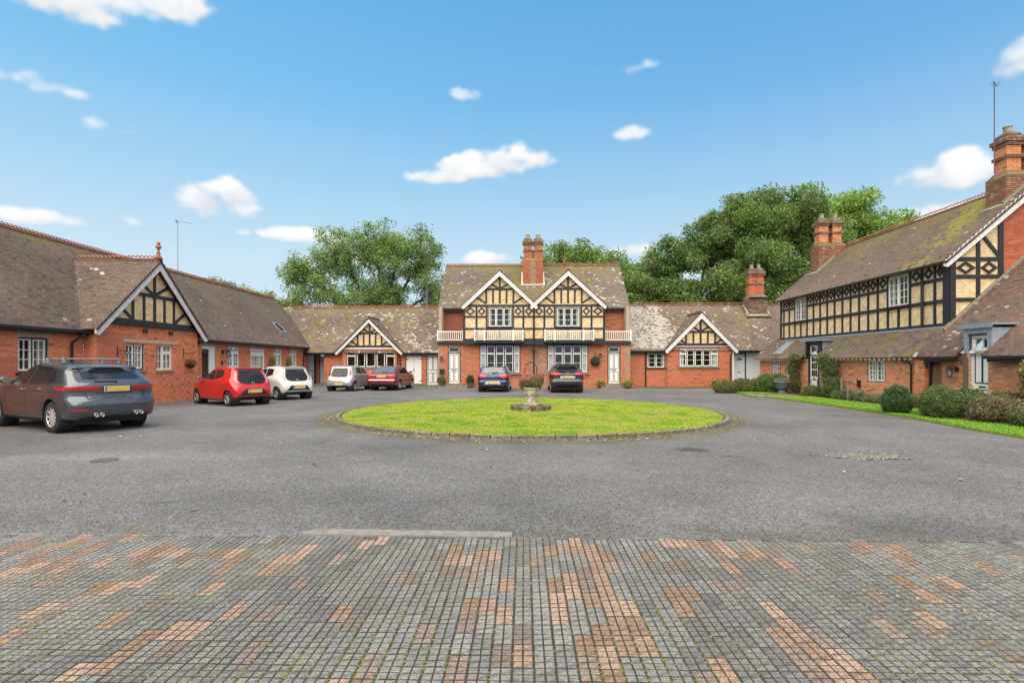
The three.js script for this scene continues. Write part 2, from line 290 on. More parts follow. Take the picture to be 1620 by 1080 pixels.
// P: eave corner, A: unit vector along the eave, L: eave length, U: unit vector up the slope, S: slope length
function tiledSlope(roof, P, A, L, U, S, color, seed, inside = null) {
  const N = A.clone().cross(U).normalize(); if (N.y < 0) N.negate();
  const r = rng(seed), mats = [], cols = [], bx = new THREE.Matrix4(), q = new THREE.Quaternion(), D = U.clone().negate();
  const X = new THREE.Vector3().crossVectors(N, D).normalize();
  q.setFromRotationMatrix(bx.makeBasis(X, N, D)); const tilt = new THREE.Quaternion().setFromAxisAngle(V3(1, 0, 0), 0.25);
  const rows = Math.floor(S / .1), n = Math.floor(L / .163), wob = new THREE.Quaternion(), e = new THREE.Euler();
  for (let j = 0; j <= rows; j++) for (let i = -1; i <= n; i++) {
    const a = (i + (j % 2 ? .5 : 0) + .5) * .163, s = j * .1 + .06;
    if (a < .06 || a > L - .06 || (inside && !inside(a, s))) continue;
    const sag = .02 * (noise(a * .35 + seed, s * .5) - .5);
    const p = P.clone().addScaledVector(A, a + (r() - .5) * .008).addScaledVector(U, s + (r() - .5) * .012).addScaledVector(N, .028 + sag + r() * .006);
    e.set((r() - .5) * .05, (r() - .5) * .03, (r() - .5) * .03); wob.setFromEuler(e);
    mats.push(new THREE.Matrix4().compose(p, q.clone().multiply(tilt).multiply(wob), V3(1, 1, 1))); cols.push(color(r, a, s, S, p));
  }
  const im = new THREE.InstancedMesh(tileGeo, M.tile, mats.length); im.name = 'roof_tiles'; im.userData.kind = 'stuff';
  mats.forEach((m, i) => { im.setMatrixAt(i, m); im.setColorAt(i, cols[i]); }); im.castShadow = im.receiveShadow = true; roof.add(im);
  return im;
}
function quadDeck(list) {                                        // each item: four corners, downwards thickened
  const pos = []; for (const [a, b, c, d] of list) for (const p of [a, b, c, a, c, d]) pos.push(p.x, p.y, p.z);
  const g = new THREE.BufferGeometry(); g.setAttribute('position', new THREE.Float32BufferAttribute(pos, 3)); g.computeVertexNormals(); return g;
}
function slabDeck(P, A, L, U, S, t = .06) {
  const N = A.clone().cross(U).normalize(); if (N.y < 0) N.negate();
  const g = new THREE.BoxGeometry(L, t, S), q = new THREE.Quaternion().setFromRotationMatrix(new THREE.Matrix4().makeBasis(A, N, A.clone().cross(N)));
  const c = P.clone().addScaledVector(A, L / 2).addScaledVector(U, S / 2).addScaledVector(N, -t / 2);
  return g.applyQuaternion(q).translate(c.x, c.y, c.z);
}
const ridgeGeo = (() => { const a = new THREE.CylinderGeometry(.13, .13, .335, 10, 1, true, -Math.PI / 2, Math.PI).rotateX(Math.PI / 2).rotateY(Math.PI / 2).scale(1, .75, 1.15); a.translate(0, .0, 0); const list = [a]; for (const s of [-1, 1]) list.push(new THREE.TorusGeometry(.07, .022, 5, 9, Math.PI).translate(s * .084, .1, 0)); return merge(list); })();
const ridgePlainGeo = (() => new THREE.CylinderGeometry(.13, .13, .335, 10, 1, true, -Math.PI / 2, Math.PI).rotateX(Math.PI / 2).rotateY(Math.PI / 2).scale(1, .75, 1.15))();
const ridgeMats = [0, 1, 2].map((i) => std(rgb(.50 + .05 * i, .20 + .025 * i, .12 + .02 * i), .85, { map: grainTex }));
function ridgeLine(roof, x0, y, z0, x1, z1, seed, crest = true) {
  const l = Math.hypot(x1 - x0, z1 - z0), n = Math.round(l / .34), ang = Math.atan2(-(z1 - z0), x1 - x0), r = rng(seed);
  for (let i = 0; i < n; i++) { const t = (i + .5) / n, m = add(roof, 'ridge_tile', crest ? ridgeGeo : ridgePlainGeo, ridgeMats[Math.floor(r() * 3)], [lerp(x0, x1, t), y + (r() - .5) * .012, lerp(z0, z1, t)], [0, ang, (r() - .5) * .02]); m.scale.x = l / n / .335 * .985; }
}
// roof tile colouring: weathered clay, moss and lichen as matter in patches
function roofColor({ base = [.135, .098, .082], red = .1, lichen = 0, lichenAt = null, moss = 0, mossAt = null, seed = 0, vary = .5, bright = null }) {
  return (r, a, s, S, p) => {
    const n = fbm(a * .5 + seed, s * .6, 0, 4), k = 1 - vary * .3 + vary * .6 * r() + .7 * (n - .5);
    let c = [base[0] * k, base[1] * k, base[2] * k];
    if (r() < .003) c = [.4, .39, .37]; else if (r() < red) c = [lerp(base[0], .27, .6) * k, lerp(base[1], .12, .6) * k, lerp(base[2], .08, .6) * k];
    else if (r() < .12) c = [base[0] * .68 * k, base[1] * .68 * k, base[2] * .7 * k];
    const li = (lichenAt ? lichenAt(a, s, S) : 0) + lichen; if (li && fbm(a * 2.2 + seed, s * 2.2, 3, 3) + (r() - .5) * .75 < li - .06) { const t = .5 + .5 * r(); c = [lerp(c[0], .44, t), lerp(c[1], .43, t), lerp(c[2], .40, t)]; }
    const mo = (mossAt ? mossAt(a, s, S) : 0) + moss; if (mo && fbm(a * 1.3 + seed + 40, s * 1.3, 7, 4) + (r() - .5) * .45 < mo - .02) { const t = .45 + .45 * r(); const g = bright ? bright(a, s, S) : 0; c = [lerp(c[0], lerp(.175, .28, g), t), lerp(c[1], lerp(.152, .27, g), t), lerp(c[2], .035, t)]; }
    return rgb(...c);
  };
}
const brickTone = (base, spread = .25, dark = .1) => (r, p) => { const k = 1 - spread / 2 + spread * r() + .25 * (fbm(p[0] * .8 + p[2] * .6, p[1] * .9, 1, 3) - .5), h = (r() - .5) * .12; if (r() < dark) return rgb(base[0] * .5 * k, base[1] * .62 * k, base[2] * .75 * k); return rgb(base[0] * k * (1 + h * .3), base[1] * k * (1 + h * 2), base[2] * k * (1 + h * 1.5)); };
// a square brick stack laid in courses on all four sides
function stack(g, bricks, x, z, w, d, h0, h1, tint) {
  add(g, 'chimney_core', new THREE.BoxGeometry(w - .04, h1 - h0, d - .04), M.mortar, [x, (h0 + h1) / 2, z]);
  const faces = [[x - w / 2, z + d / 2, 0, w], [x + w / 2, z + d / 2, Math.PI / 2, d], [x + w / 2, z - d / 2, Math.PI, w], [x - w / 2, z - d / 2, -Math.PI / 2, d]];
  for (const [fx, fz, ang, l] of faces) bricks.wall(new Face(g, fx, fz, ang), h0, h1, () => [[0, l]], { tint });
}
const weathered = (r) => { const k = .7 + .5 * r(); return r() < .3 ? rgb(.25 * k, .22 * k, .17 * k) : rgb(.21 * k, .115 * k, .075 * k); };
function pot(g, x, y, z, r = .14, h = .3) { add(g, 'chimney_pot', new THREE.LatheGeometry([[r * .9, 0], [r, .03], [r * .92, .06], [r * .88, h * .8], [r * 1.08, h * .84], [r * 1.08, h * .95], [r * .9, h], [r * .7, h], [r * .7, h * .5]].map(([a, b]) => new THREE.Vector2(a, b)), 16), M.leadPale, [x, y, z]); }
function shaft(g, bricks, x, z, w, h0, h1) {                       // a chimney shaft with two oversailing bands and a cement cap
  const H = h1 - h0;
  stack(g, bricks, x, z, w, w, h0, h0 + H * .42); stack(g, bricks, x, z, w + .12, w + .12, h0 + H * .42, h0 + H * .5, weathered);
  stack(g, bricks, x, z, w, w, h0 + H * .5, h0 + H * .72); stack(g, bricks, x, z, w + .1, w + .1, h0 + H * .72, h0 + H * .8, weathered); stack(g, bricks, x, z, w + .2, w + .2, h0 + H * .8, h0 + H * .9, weathered); stack(g, bricks, x, z, w + .04, w + .04, h0 + H * .9, h1, weathered);
  const cap = new THREE.CylinderGeometry(w * .38, w * .72, .1, 4).rotateY(Math.PI / 4); add(g, 'chimney_cap', cap, M.dirtStone, [x, h1 + .05, z]); pot(g, x, h1 + .08, z, w * .27, .26);
}
function gutter(F, a0, a1, h, o) { const g = new THREE.CylinderGeometry(.06, .06, a1 - a0, 8, 1, false, 0, Math.PI).rotateZ(Math.PI / 2).rotateX(Math.PI); g.rotateX(Math.PI / 2 * 0); return F.mesh('gutter', merge([B(a1 - a0, .085, .1, 0, 0, 0), B(a1 - a0, .16, .025, 0, -.06, -.08)]), M.pipe, (a0 + a1) / 2, h, o); }
function downpipe(F, a, h0, h1, o, run = .25, side = 0) { return F.mesh('downpipe', tube([[side, h1 - h0, run], [side * .9, h1 - h0 - .12, run], [0, h1 - h0 - .38, .0], [0, (h1 - h0) / 2, 0], [0, 0, 0]], .04, 8, 40), M.pipe, a, h0, o + .06); }
// half-timbered gable: triangle above a tie at h0, apex at hp, half width w at h0, with a collar
function gableFrame(F, ac, h0, hp, w, { collar = .52, studs = [-.5, -.25, .25, .5], bw = .12, bargeO = .3, barge = .26, foot = .25, tie = true } = {}) {
  F.mesh('pebbledash_panel', plate([[-w, 0], [w, 0], [0, hp - h0]], .12), M.dash, ac, h0, -.12);
  const H = hp - h0, hc = h0 + H * collar * .72, wc = w * (1 - (hc - h0) / H);
  if (tie) F.beam(ac - w, h0 + .06, ac + w, h0 + .06, .16, .06, 0.002);
  F.beam(ac - wc, hc, ac + wc, hc, bw, .045, 0.001); F.beam(ac, h0 + .14, ac, hp - .1, bw, .038);
  for (const s of studs) { const x = s * w, top = Math.min(hc, h0 + H * (1 - Math.abs(s)) - .02); F.beam(ac + x, h0 + .14, ac + x, top, bw * .9, .036); }
  const k = Math.max(...studs.map(Math.abs)) * w;
  for (const s of [-1, 1]) {
    F.beam(ac + s * (k + .02), h0 + .14, ac + s * (k + (w - k) * .52), h0 + H * (w - k) * .48 / w, bw * .9, .034);
    F.beam(ac + s * .03, hc + .05, ac + s * wc * .62, hc + (hp - hc) * .38, bw * .9, .033);
    F.beam(ac + s * (w - .06), h0 + .02, ac + s * .02, hp - .09, bw * 1.2, .05);
  }
}
function bargeboards(F, ac, hFoot, hp, w, o, width = .24, mat = M.barge) {
  const sl = Math.atan2(hp - hFoot, w), c = width / Math.cos(sl);
  for (const s of [-1, 1]) { const pts = [[s * w, hFoot], [s * w, hFoot - width * .6], [s * (w - width * .5), hFoot - width * .75], [0, hp - c], [0, hp]]; F.mesh('bargeboard', plate(s > 0 ? pts.slice().reverse() : pts, .05), mat, ac, 0, o); }
}
// ---------- the setting: earth, tarmac court, stable paving, lawn and verges
{ const g = new THREE.PlaneGeometry(900, 900, 1, 1).rotateX(-Math.PI / 2).translate(0, -.05, -60); ground('ground', g, M.earth); }
const EDGE = -4.93;                                               // where paving meets tarmac
{
  const nx = 190, nz = 230, x0 = -19, x1 = 15, z1 = EDGE + .03, z0 = -41, pos = [], col = [], uv = [], idx = [];
  for (let j = 0; j <= nz; j++) for (let i = 0; i <= nx; i++) {
    const x = lerp(x0, x1, i / nx); let z = lerp(z1, z0, Math.pow(j / nz, 1.25)); if (j === 0) z += .03 * (fbm(x * 2.5, 3, 0, 3) - .5);
    const y = .015 * (fbm(x * .3, z * .3, 0, 3) - .5) + (j === 0 ? -.004 : 0);
    let k = .82 + .5 * (fbm(x * .28, z * .5, 1, 4) - .5) + .3 * (fbm(x * 1.4 + 7, z * 1.1, 5, 3) - .5);
    // worn pale drift across the left, darker newer surfacing by the paving, leaf litter round the kerb
    k += .22 * smooth(.9, 0, Math.abs(z + 8.8 + .18 * (x + 8) + .8 * (fbm(x * .4, 2) - .5))) * smooth(-2.5, -6, x);
    k -= .18 * smooth(-6.6, -5.2, z) * smooth(.35, .6, fbm(x * .5 + 3, z * .9, 2, 3)) * 1.4;
    k -= .55 * smooth(.34, .05, Math.hypot((x - 3.2) / 1.2, z + 10.0) + .25 * (noise(x * 6, z * 6) - .5));
    let c = [k, k, k];
    const d = Math.abs(Math.hypot(x - .2, z + 17.1) - 6.3), li = smooth(.62, .1, d + .5 * (fbm(x * 3, z * 3, 2, 3) - .35)); c = [lerp(c[0], c[0] * .86, li), lerp(c[1], c[1] * .8, li), lerp(c[2], c[2] * .5, li)];
    const mo = smooth(.55, .64, fbm(x * 1.6 + 11, z * 2.4, 4, 4)) * (smooth(-5.7, -5.0, z) + smooth(-33.2, -34, z)); c = [lerp(c[0], .62, mo * .3), lerp(c[1], .66, mo * .3), lerp(c[2], .34, mo * .3)];
    pos.push(x, y, z); col.push(...c); uv.push(x, -z);
  }
  for (let j = 0; j < nz; j++) for (let i = 0; i < nx; i++) { const a = j * (nx + 1) + i; idx.push(a, a + 1, a + nx + 1, a + 1, a + nx + 2, a + nx + 1); }
  const g = new THREE.BufferGeometry(); g.setAttribute('position', new THREE.Float32BufferAttribute(pos, 3)); g.setAttribute('color', new THREE.Float32BufferAttribute(col, 3)); g.setAttribute('uv', new THREE.Float32BufferAttribute(uv, 2)); g.setIndex(idx); g.computeVertexNormals();
  const court = ground('courtyard', g, M.tarmac), r = rng(12), dark = std(rgb(.03, .03, .03), 1);
  for (const [x0, z0, len, dir] of [[-4.6, -5.95, .75, .25], [-5.3, -6.15, .4, -.3], [3.0, -7.2, .9, .1], [-2.2, -8.4, 1.1, -.15], [7.4, -7.3, .8, .4], [-7.5, -10.6, 1.6, .1], [4.4, -8.9, .6, -.3]]) {   // fine cracks
    const n = 26, p = []; let x = x0, z = z0, d = dir; for (let i = 0; i < n; i++) { const w = .0035 * Math.sin(i / (n - 1) * Math.PI) + .001; p.push([x, z - w, x, z + w]); d += (r() - .5) * .7; d *= .9; x += Math.cos(d + dir) * len / n; z -= Math.sin(d + dir) * len / n; }
    const q = []; for (let i = 0; i < n - 1; i++) { const [a, b, , c] = p[i], [e, f, , h] = p[i + 1]; q.push(a, .009, b, a, .009, c, e, .009, f, e, .009, f, a, .009, c, e, .009, h); }
    const cg = new THREE.BufferGeometry(); cg.setAttribute('position', new THREE.Float32BufferAttribute(q, 3)); cg.computeVertexNormals(); add(court, 'crack', cg, dark);
  }
}
// stable pavers: each 115 x 230 mm clay block carries two by four raised squares
{
  const bed = ground('paving', new THREE.BoxGeometry(26, .02, 14).translate(0, -.0145, EDGE + 7.01), M.paveBed);
  const P = .0577, r = rng(404);
  const nub = (cx, cz, s, dy) => { const a = P / 2 - .0044 - s, b = a - .0035, t = dy, u = -.0032, l = -.016; const T = [[-b, t, -b], [b, t, -b], [b, t, b], [-b, t, b]], Md = [[-a, u, -a], [a, u, -a], [a, u, a], [-a, u, a]], L = [[-a, l, -a], [a, l, -a], [a, l, a], [-a, l, a]]; const q = []; const f = (A, Bq, C, D) => q.push(...A, ...C, ...Bq, ...A, ...D, ...C); f(T[0], T[1], T[2], T[3]); for (let i = 0; i < 4; i++) { const j = (i + 1) % 4; f(T[j], T[i], Md[i], Md[j]); f(Md[j], Md[i], L[i], L[j]); } for (let i = 0; i < q.length; i += 3) { q[i] += cx; q[i + 2] += cz; } return q; };
  const variant = (seed) => { const s = rng(seed), pos = []; for (let i = 0; i < 2; i++) for (let j = 0; j < 4; j++) pos.push(...nub((i - .5) * P + (s() - .5) * .0012, (j - 1.5) * P + (s() - .5) * .0012, s() * s() * .003, -.0022 * s() * s())); const g = new THREE.BufferGeometry(); g.setAttribute('position', new THREE.Float32BufferAttribute(pos, 3)); g.computeVertexNormals(); const uv = []; for (let i = 0; i < pos.length; i += 3) uv.push(pos[i] * 6 + seed, pos[i + 2] * 6); g.setAttribute('uv', new THREE.Float32BufferAttribute(uv, 2)); return g; };
  const geos = Array.from({ length: 9 }, (_, i) => variant(900 + i));
  const tones = [];
  for (let i = 0; i < 7; i++) tones.push([.165 + .028 * i, .165 + .027 * i, .168 + .025 * i]);          // blue-grey blocks
  for (let i = 0; i < 4; i++) tones.push([.25 + .04 * i, .20 + .028 * i, .175 + .024 * i]);             // purplish
  for (let i = 0; i < 5; i++) tones.push([.335 + .045 * i, .215 + .034 * i, .15 + .032 * i]);             // buff and pink clay
  const paveMap = tex(128, (u, v) => { const g = 212 + 70 * (wnoise(u, v, 9, 1) - .5) + 60 * (wnoise(u, v, 31, 2) - .5) + 40 * (wnoise(u, v, 63, 3) - .5); return [g, g, g]; });
  const mats = tones.map((t) => std(rgb(...t), .8, { map: paveMap, bumpMap: paveMap, bumpScale: .003 }));
  const items = [], cols = Math.ceil(26 / (2 * P + .004));
  for (let c = 0; c < cols; c++) {
    const x = -12.9 + c * (2 * P + .004), off = hash3(c, 7, 1) < .5 ? 0 : 2 * P; 
    for (let j = 0; j < 60; j++) {
      const z = EDGE + .115 + j * (4 * P + .004) + off - .01; if (z > EDGE + 12.5) break; if (Math.abs(x) > -z * 1.02 + 3.2 && z < -1) continue; if (z > -1 && Math.abs(x) > 5) continue;
      if (z - 2 * P < EDGE - .03) continue;
      const n = fbm(x * .75 + 4, z * .55, 3, 3), run = noise(x * 6.1 + .35 * z, z * 2.9, 5), buff = run * .55 + n * .5 + .34 * (r() - .5);
      let k; const wide = Math.abs(x) > 3.4 ? .05 : 0;
      if (buff > .65 + wide) k = 11 + Math.floor(r() * 5); else if (buff > .605 + wide) k = 7 + Math.floor(r() * 4); else k = r() < .06 ? 7 + Math.floor(r() * 4) : Math.floor(clamp(n * 7 - 1 + r() * 3.2, 0, 6.99));
      items.push([x, z, k]);
    }
    if (off) { items.push([x, EDGE + .115 - 2 * P + .105, Math.floor(r() * 7), .5]); }
  }
  const near = items.filter((q) => q[1] < -2.55 && Math.abs(q[0]) < -q[1] * .99).sort((p, q) => q[1] - p[1]), own = new Set(near.slice(0, 300));
  const rest = {};
  for (const q of items) {
    const gi = Math.floor(r() * geos.length), rot = r() < .5 ? Math.PI : 0, px = q[0] + (r() - .5) * .003, pz = q[1] + (r() - .5) * .003, py = .0012 * (fbm(q[0] * 1.5, q[1] * 1.5, 0, 2) - .5) + (r() - .5) * .0014, tx = (r() - .5) * .012, tz = (r() - .5) * .012;
    if (own.has(q)) { add(bed, 'paver', geos[gi], mats[q[2]], [px, py, pz], [tx, rot, tz]); continue; }
    const m = new THREE.Matrix4().compose(V3(px, py, pz), new THREE.Quaternion().setFromEuler(new THREE.Euler(tx, rot, tz)), V3(1, 1, q[3] ?? 1));
    (rest[gi] ??= []).push([m, tones[q[2]]]);
  }
  const moreMat = std(0xffffff, .8, { map: paveMap, bumpMap: paveMap, bumpScale: .003 });
  for (const [gi, list] of Object.entries(rest)) { const im = new THREE.InstancedMesh(geos[gi], moreMat, list.length); im.name = 'more_pavers'; im.userData.kind = 'stuff'; list.forEach(([m, t], i) => { im.setMatrixAt(i, m); im.setColorAt(i, rgb(...t)); }); im.receiveShadow = im.castShadow = true; bed.add(im); }
  // moss in the joints: tiny cushions
  const cush = new THREE.IcosahedronGeometry(1, 0), spots = [];
  for (let i = 0; i < 12000; i++) { const z = -2.3 - 2.6 * r(), x = (r() * 2 - 1) * (-z * 1.02); const n = fbm(x * 1.3 + 20, z * 1.6, 4, 4) + .10 * smooth(1.5, 4, Math.abs(x)); if (n < .55 && r() > .1) continue; const along = r() < .5, jx = Math.round((x + 12.9 - P) / (2 * P + .004)) * (2 * P + .004) - 12.9 + P + .002; spots.push(along ? [jx + (r() - .5) * .006, z] : [x, z]); }
  const mo = new THREE.InstancedMesh(cush, std(0xffffff, 1), spots.length); mo.name = 'joint_moss'; mo.userData.kind = 'stuff';
  spots.forEach(([x, z], i) => { const s = .002 + .0038 * r(); mo.setMatrixAt(i, new THREE.Matrix4().compose(V3(x, -.005 + s * .3, z), new THREE.Quaternion(), V3(s * 1.6, s, s * 1.6))); const k = .6 + .7 * r(); mo.setColorAt(i, rgb(.14 * k, .16 * k, .03 * k)); });
  bed.add(mo);
  // exposed-aggregate concrete strip at the edge
  const strip = ground('concrete_strip', plate([[0, 0], [2.01, -.02], [2.01, .125], [.1, .19], [.0, .1]].map(([x, y]) => [x, y]), .03).rotateX(-Math.PI / 2).translate(-2.12, -.018, EDGE), M.concrete);
}
// fallen leaves and grit
{
  const r = rng(5150), leaf = new THREE.PlaneGeometry(.06, .035, 3, 1); { const p = leaf.attributes.position; for (let i = 0; i < p.count; i++) p.setZ(i, .012 * Math.abs(p.getX(i) / .03)); leaf.rotateX(-Math.PI / 2); leaf.computeVertexNormals(); }
  const spots = []; const tones = [[.36, .17, .06], [.42, .26, .12], [.25, .12, .06], [.5, .36, .2]];
  for (let i = 0; i < 60; i++) spots.push([(r() * 2 - 1) * 9, -5.2 - 14 * r()]);
  for (let i = 0; i < 520; i++) { const t = r() * 6.283, d = 6.18 + .38 * r() * r(); spots.push([.2 + Math.cos(t) * d, -17.1 + Math.sin(t) * d]); }
  for (let i = 0; i < 50; i++) { const c = [[-3.6, -3.9], [2.75, -3.6], [3.2, -2.9], [4.6, -3.5]][Math.floor(r() * 4)]; spots.push([c[0] + (r() - .5) * .5, c[1] + (r() - .5) * .35]); }
  const im = new THREE.InstancedMesh(leaf, std(0xffffff, .9, { side: THREE.DoubleSide }), spots.length); im.name = 'fallen_leaves'; im.userData = { kind: 'stuff', label: 'scattered brown leaf litter on the tarmac and round the kerb', category: 'leaf litter' };
  spots.forEach(([x, z], i) => { const s = (i < 60 ? .9 : i < 580 ? .55 : .3) + .5 * r() * (i < 580 ? 1 : .4); im.setMatrixAt(i, new THREE.Matrix4().compose(V3(x, .012, z), new THREE.Quaternion().setFromEuler(new THREE.Euler((r() - .5) * .4, r() * 6.28, (r() - .5) * .4)), V3(s, s, s))); im.setColorAt(i, rgb(...tones[Math.floor(r() * 4)])); });
  scene.add(im);
}
// loose patch of pale chippings in a worn hollow
{
  const r = rng(61), pts = []; for (let i = 0; i < 40; i++) { const t = i / 40 * 6.283, k = .75 + .5 * noise(Math.cos(t) * 2 + 5, Math.sin(t) * 2); pts.push([Math.cos(t) * .6 * k, Math.sin(t) * .24 * k]); }
  const patch = ground('gravel_patch', new THREE.ShapeGeometry(shapeOf(pts)).rotateX(-Math.PI / 2).translate(6.0, .014, -9.25), std(rgb(.19, .17, .15), 1, { map: grainTex }));
  const st = new THREE.IcosahedronGeometry(1, 0), im = new THREE.InstancedMesh(st, std(0xffffff, .9), 900); im.name = 'chippings'; im.userData.kind = 'stuff';
  for (let i = 0; i < 900; i++) { const t = r() * 6.283, d = Math.pow(r(), .5) * (.45 + .9 * noise(Math.cos(t) * 1.7 + 3, Math.sin(t) * 1.7)); const s = .006 + .012 * r(); im.setMatrixAt(i, new THREE.Matrix4().compose(V3(6.0 + Math.cos(t) * .9 * d - .1, .012, -9.25 + Math.sin(t) * .36 * d + .1 * Math.cos(t * 3)), new THREE.Quaternion().setFromEuler(new THREE.Euler(r() * 3, r() * 3, 0)), V3(s * 1.4, s * .35, s))); const k = .12 + .2 * r(); im.setColorAt(i, rgb(k, k * .93, k * .86)); }
  patch.add(im);
}
{ const t = thing('manhole_cover', 'small dark iron inspection cover in the tarmac left of the lawn', 'drain cover', [-7.05, .004, -8.62], .15); add(t, 'cover_plate', new THREE.CylinderGeometry(.17, .175, .02, 28), std(rgb(.085, .082, .08), .8)); add(t, 'rim', new THREE.TorusGeometry(.185, .012, 5, 28).rotateX(Math.PI / 2), M.dirtStone); }
// ---------- grass
const blade = (() => { const r = rng(9), pos = []; for (let i = 0; i < 7; i++) { const a = r() * 6.283, l = .55 + .45 * r(), x = (r() - .5) * .9, z = (r() - .5) * .9, w = .09, dx = Math.cos(a), dz = Math.sin(a), lean = .35 + .4 * r(); pos.push(x - dz * w, 0, z + dx * w, x + dz * w, 0, z - dx * w, x + dx * lean * l, l, z + dz * lean * l); } const g = new THREE.BufferGeometry(); g.setAttribute('position', new THREE.Float32BufferAttribute(pos, 3)); g.computeVertexNormals(); return g; })();
const grassMat = phys(0xffffff, .75, { side: THREE.DoubleSide });
function grass(name, label, pts, size, tint, seed) {
  const r = rng(seed), im = new THREE.InstancedMesh(blade, grassMat, pts.length); im.name = name; im.userData = { kind: 'stuff', label, category: 'grass' };
  pts.forEach(([x, y, z], i) => { const s = size * (.7 + .6 * r()); im.setMatrixAt(i, new THREE.Matrix4().compose(V3(x, y, z), new THREE.Quaternion().setFromAxisAngle(V3(0, 1, 0), r() * 6.28), V3(s * 1.5, s, s * 1.5))); im.setColorAt(i, tint(x, z, r)); });
  im.receiveShadow = true; im.castShadow = true; scene.add(im);
}
const LX = .2, LZ = -17.1, LR = 5.95;
{
  ground('lawn', new THREE.CylinderGeometry(LR - .08, LR - .08, .1, 96).translate(LX, .02, LZ), M.lawn);
  const r = rng(31), pts = []; for (let i = 0; i < 105000; i++) { const t = r() * 6.2832, d = Math.sqrt(r()) * (LR - .1); const x = LX + Math.cos(t) * d, z = LZ + Math.sin(t) * d; if (Math.hypot(x - .23, z + 17.3) < .66) continue; pts.push([x, .068, z]); }
  grass('lawn_grass', 'short mown yellow green grass of the round lawn', pts, .034, (x, z, q) => {
    const n = fbm(x * .45, z * .9, 2, 4), n2 = fbm(x * 2.1 + 9, z * 3.2, 6, 3), k = .8 + .4 * q(); let c = [lerp(.26, .38, smooth(.3, .7, n)), lerp(.39, .45, smooth(.3, .7, n)), .03];
    if (n2 + .22 * (q() - .5) > .6) c = [.40, .395, .085]; if (n2 + .22 * (q() - .5) < .36) c = [.17, .33, .02];
    return rgb(c[0] * k, c[1] * k, c[2] * k);
  }, 32);
}
{ // kerb of separate dressed stones
  const t = thing('lawn_kerb', 'ring of low weathered stone kerbs round the circular lawn', 'kerb', [LX, 0, LZ]);
  const r = rng(88), N = 82, mats = [M.kerb, std(rgb(.34, .32, .28), .95, { map: stoneColor, bumpMap: grainTex, bumpScale: .01 }), std(rgb(.46, .43, .37), .95, { map: stoneColor, bumpMap: grainTex, bumpScale: .01 })];
  const geos = [0, 1, 2, 3].map((s) => { const q = rng(s + 5), g = new THREE.BoxGeometry(.435, .15, .13, 5, 2, 2), p = g.attributes.position; for (let i = 0; i < p.count; i++) { const x = p.getX(i), y = p.getY(i), z = p.getZ(i), e = (Math.abs(x) > .21 ? .012 : 0); const n = (f) => (noise(x * 14 + s * 9 + f * 5, y * 18, z * 18) - .5) * .022; p.setXYZ(i, x - Math.sign(x) * e * (Math.abs(y) > .06 ? 1 : 0) + n(1) * .3, y + n(2) - (Math.abs(z) > .06 && y > 0 ? .012 : 0), z + n(3)); } g.computeVertexNormals(); return g; });
  for (let i = 0; i < N; i++) { const a = i / N * 6.2832; add(t, 'kerb_stone', geos[i % 4], mats[Math.floor(r() * 3)], [Math.cos(a) * (LR + .02), .022 + .01 * (r() - .5), Math.sin(a) * (LR + .02)], [(r() - .5) * .06, -a + Math.PI / 2 + (r() - .5) * .03, (r() - .5) * .03]); }
}
// ---------- verge along the right house, with a slab path to its far door
{
  const edge = (z) => 11.35 + .18 * Math.sin(z * .55) + .25 * (fbm(z * .7, 3, 0, 3) - .5) - .9 * smooth(-15.5, -9, z) ;
  const pts = [[14.4, 29.3], [11.2, 29.3]]; for (let z = -28.9; z <= -6; z += .3) pts.push([edge(z), -z]); pts.push([14.4, 6]);
  ground('verge', plate(pts, .045).rotateX(-Math.PI / 2), M.lawn);
  { const bed = []; for (let z = -29; z <= -6; z += .4) bed.push([13.15 + .25 * (fbm(z * .8, 8) - .5), -z]); bed.push([14.4, 6], [14.4, 29]); ground('flower_bed', plate(bed, .06).rotateX(-Math.PI / 2), M.soil); }
  ground('path', plate([[10.9, 24.6], [12.2, 25.0], [14.35, 25.5], [14.35, 26.6], [12.2, 26.2], [11.0, 26.6]], .055).rotateX(-Math.PI / 2), M.slab);
  const r = rng(71), g = []; while (g.length < 46000) { const z = -6 - 23.2 * Math.sqrt(r()), x = lerp(10.4, 13.4, r()); if (x < edge(z) + .03 || x > 13.3 || (z < -24.5 && z > -26.5)) continue; g.push([x, .045, z]); }
  grass('verge_grass', 'bright green grass strip before the timbered house', g, .05, (x, z, q) => { const k = .75 + .5 * q(), n = fbm(x * 1.3, z * 1.1, 8, 3); return n > .6 ? rgb(.28 * k, .38 * k, .04 * k) : rgb(.18 * k, .36 * k, .03 * k); }, 72);
}
{ // weeds and moss along the foot of the far walls
  const r = rng(303), g = []; for (let i = 0; i < 5200; i++) { const x = lerp(6.4, 13.6, r()), z = -34.6 + .75 * Math.pow(r(), 1.6); if (fbm(x * 1.3, z * 2, 3, 3) < .42) continue; g.push([x, 0, z]); } for (let i = 0; i < 900; i++) g.push([lerp(-9, -5.6, r()), 0, -37.1 + .3 * r()]);
  grass('wall_weeds', 'thin moss and weeds along the foot of the far brick walls', g, .06, (x, z, q) => { const k = .6 + .6 * q(); return rgb(.19 * k, .21 * k, .05 * k); }, 304);
}
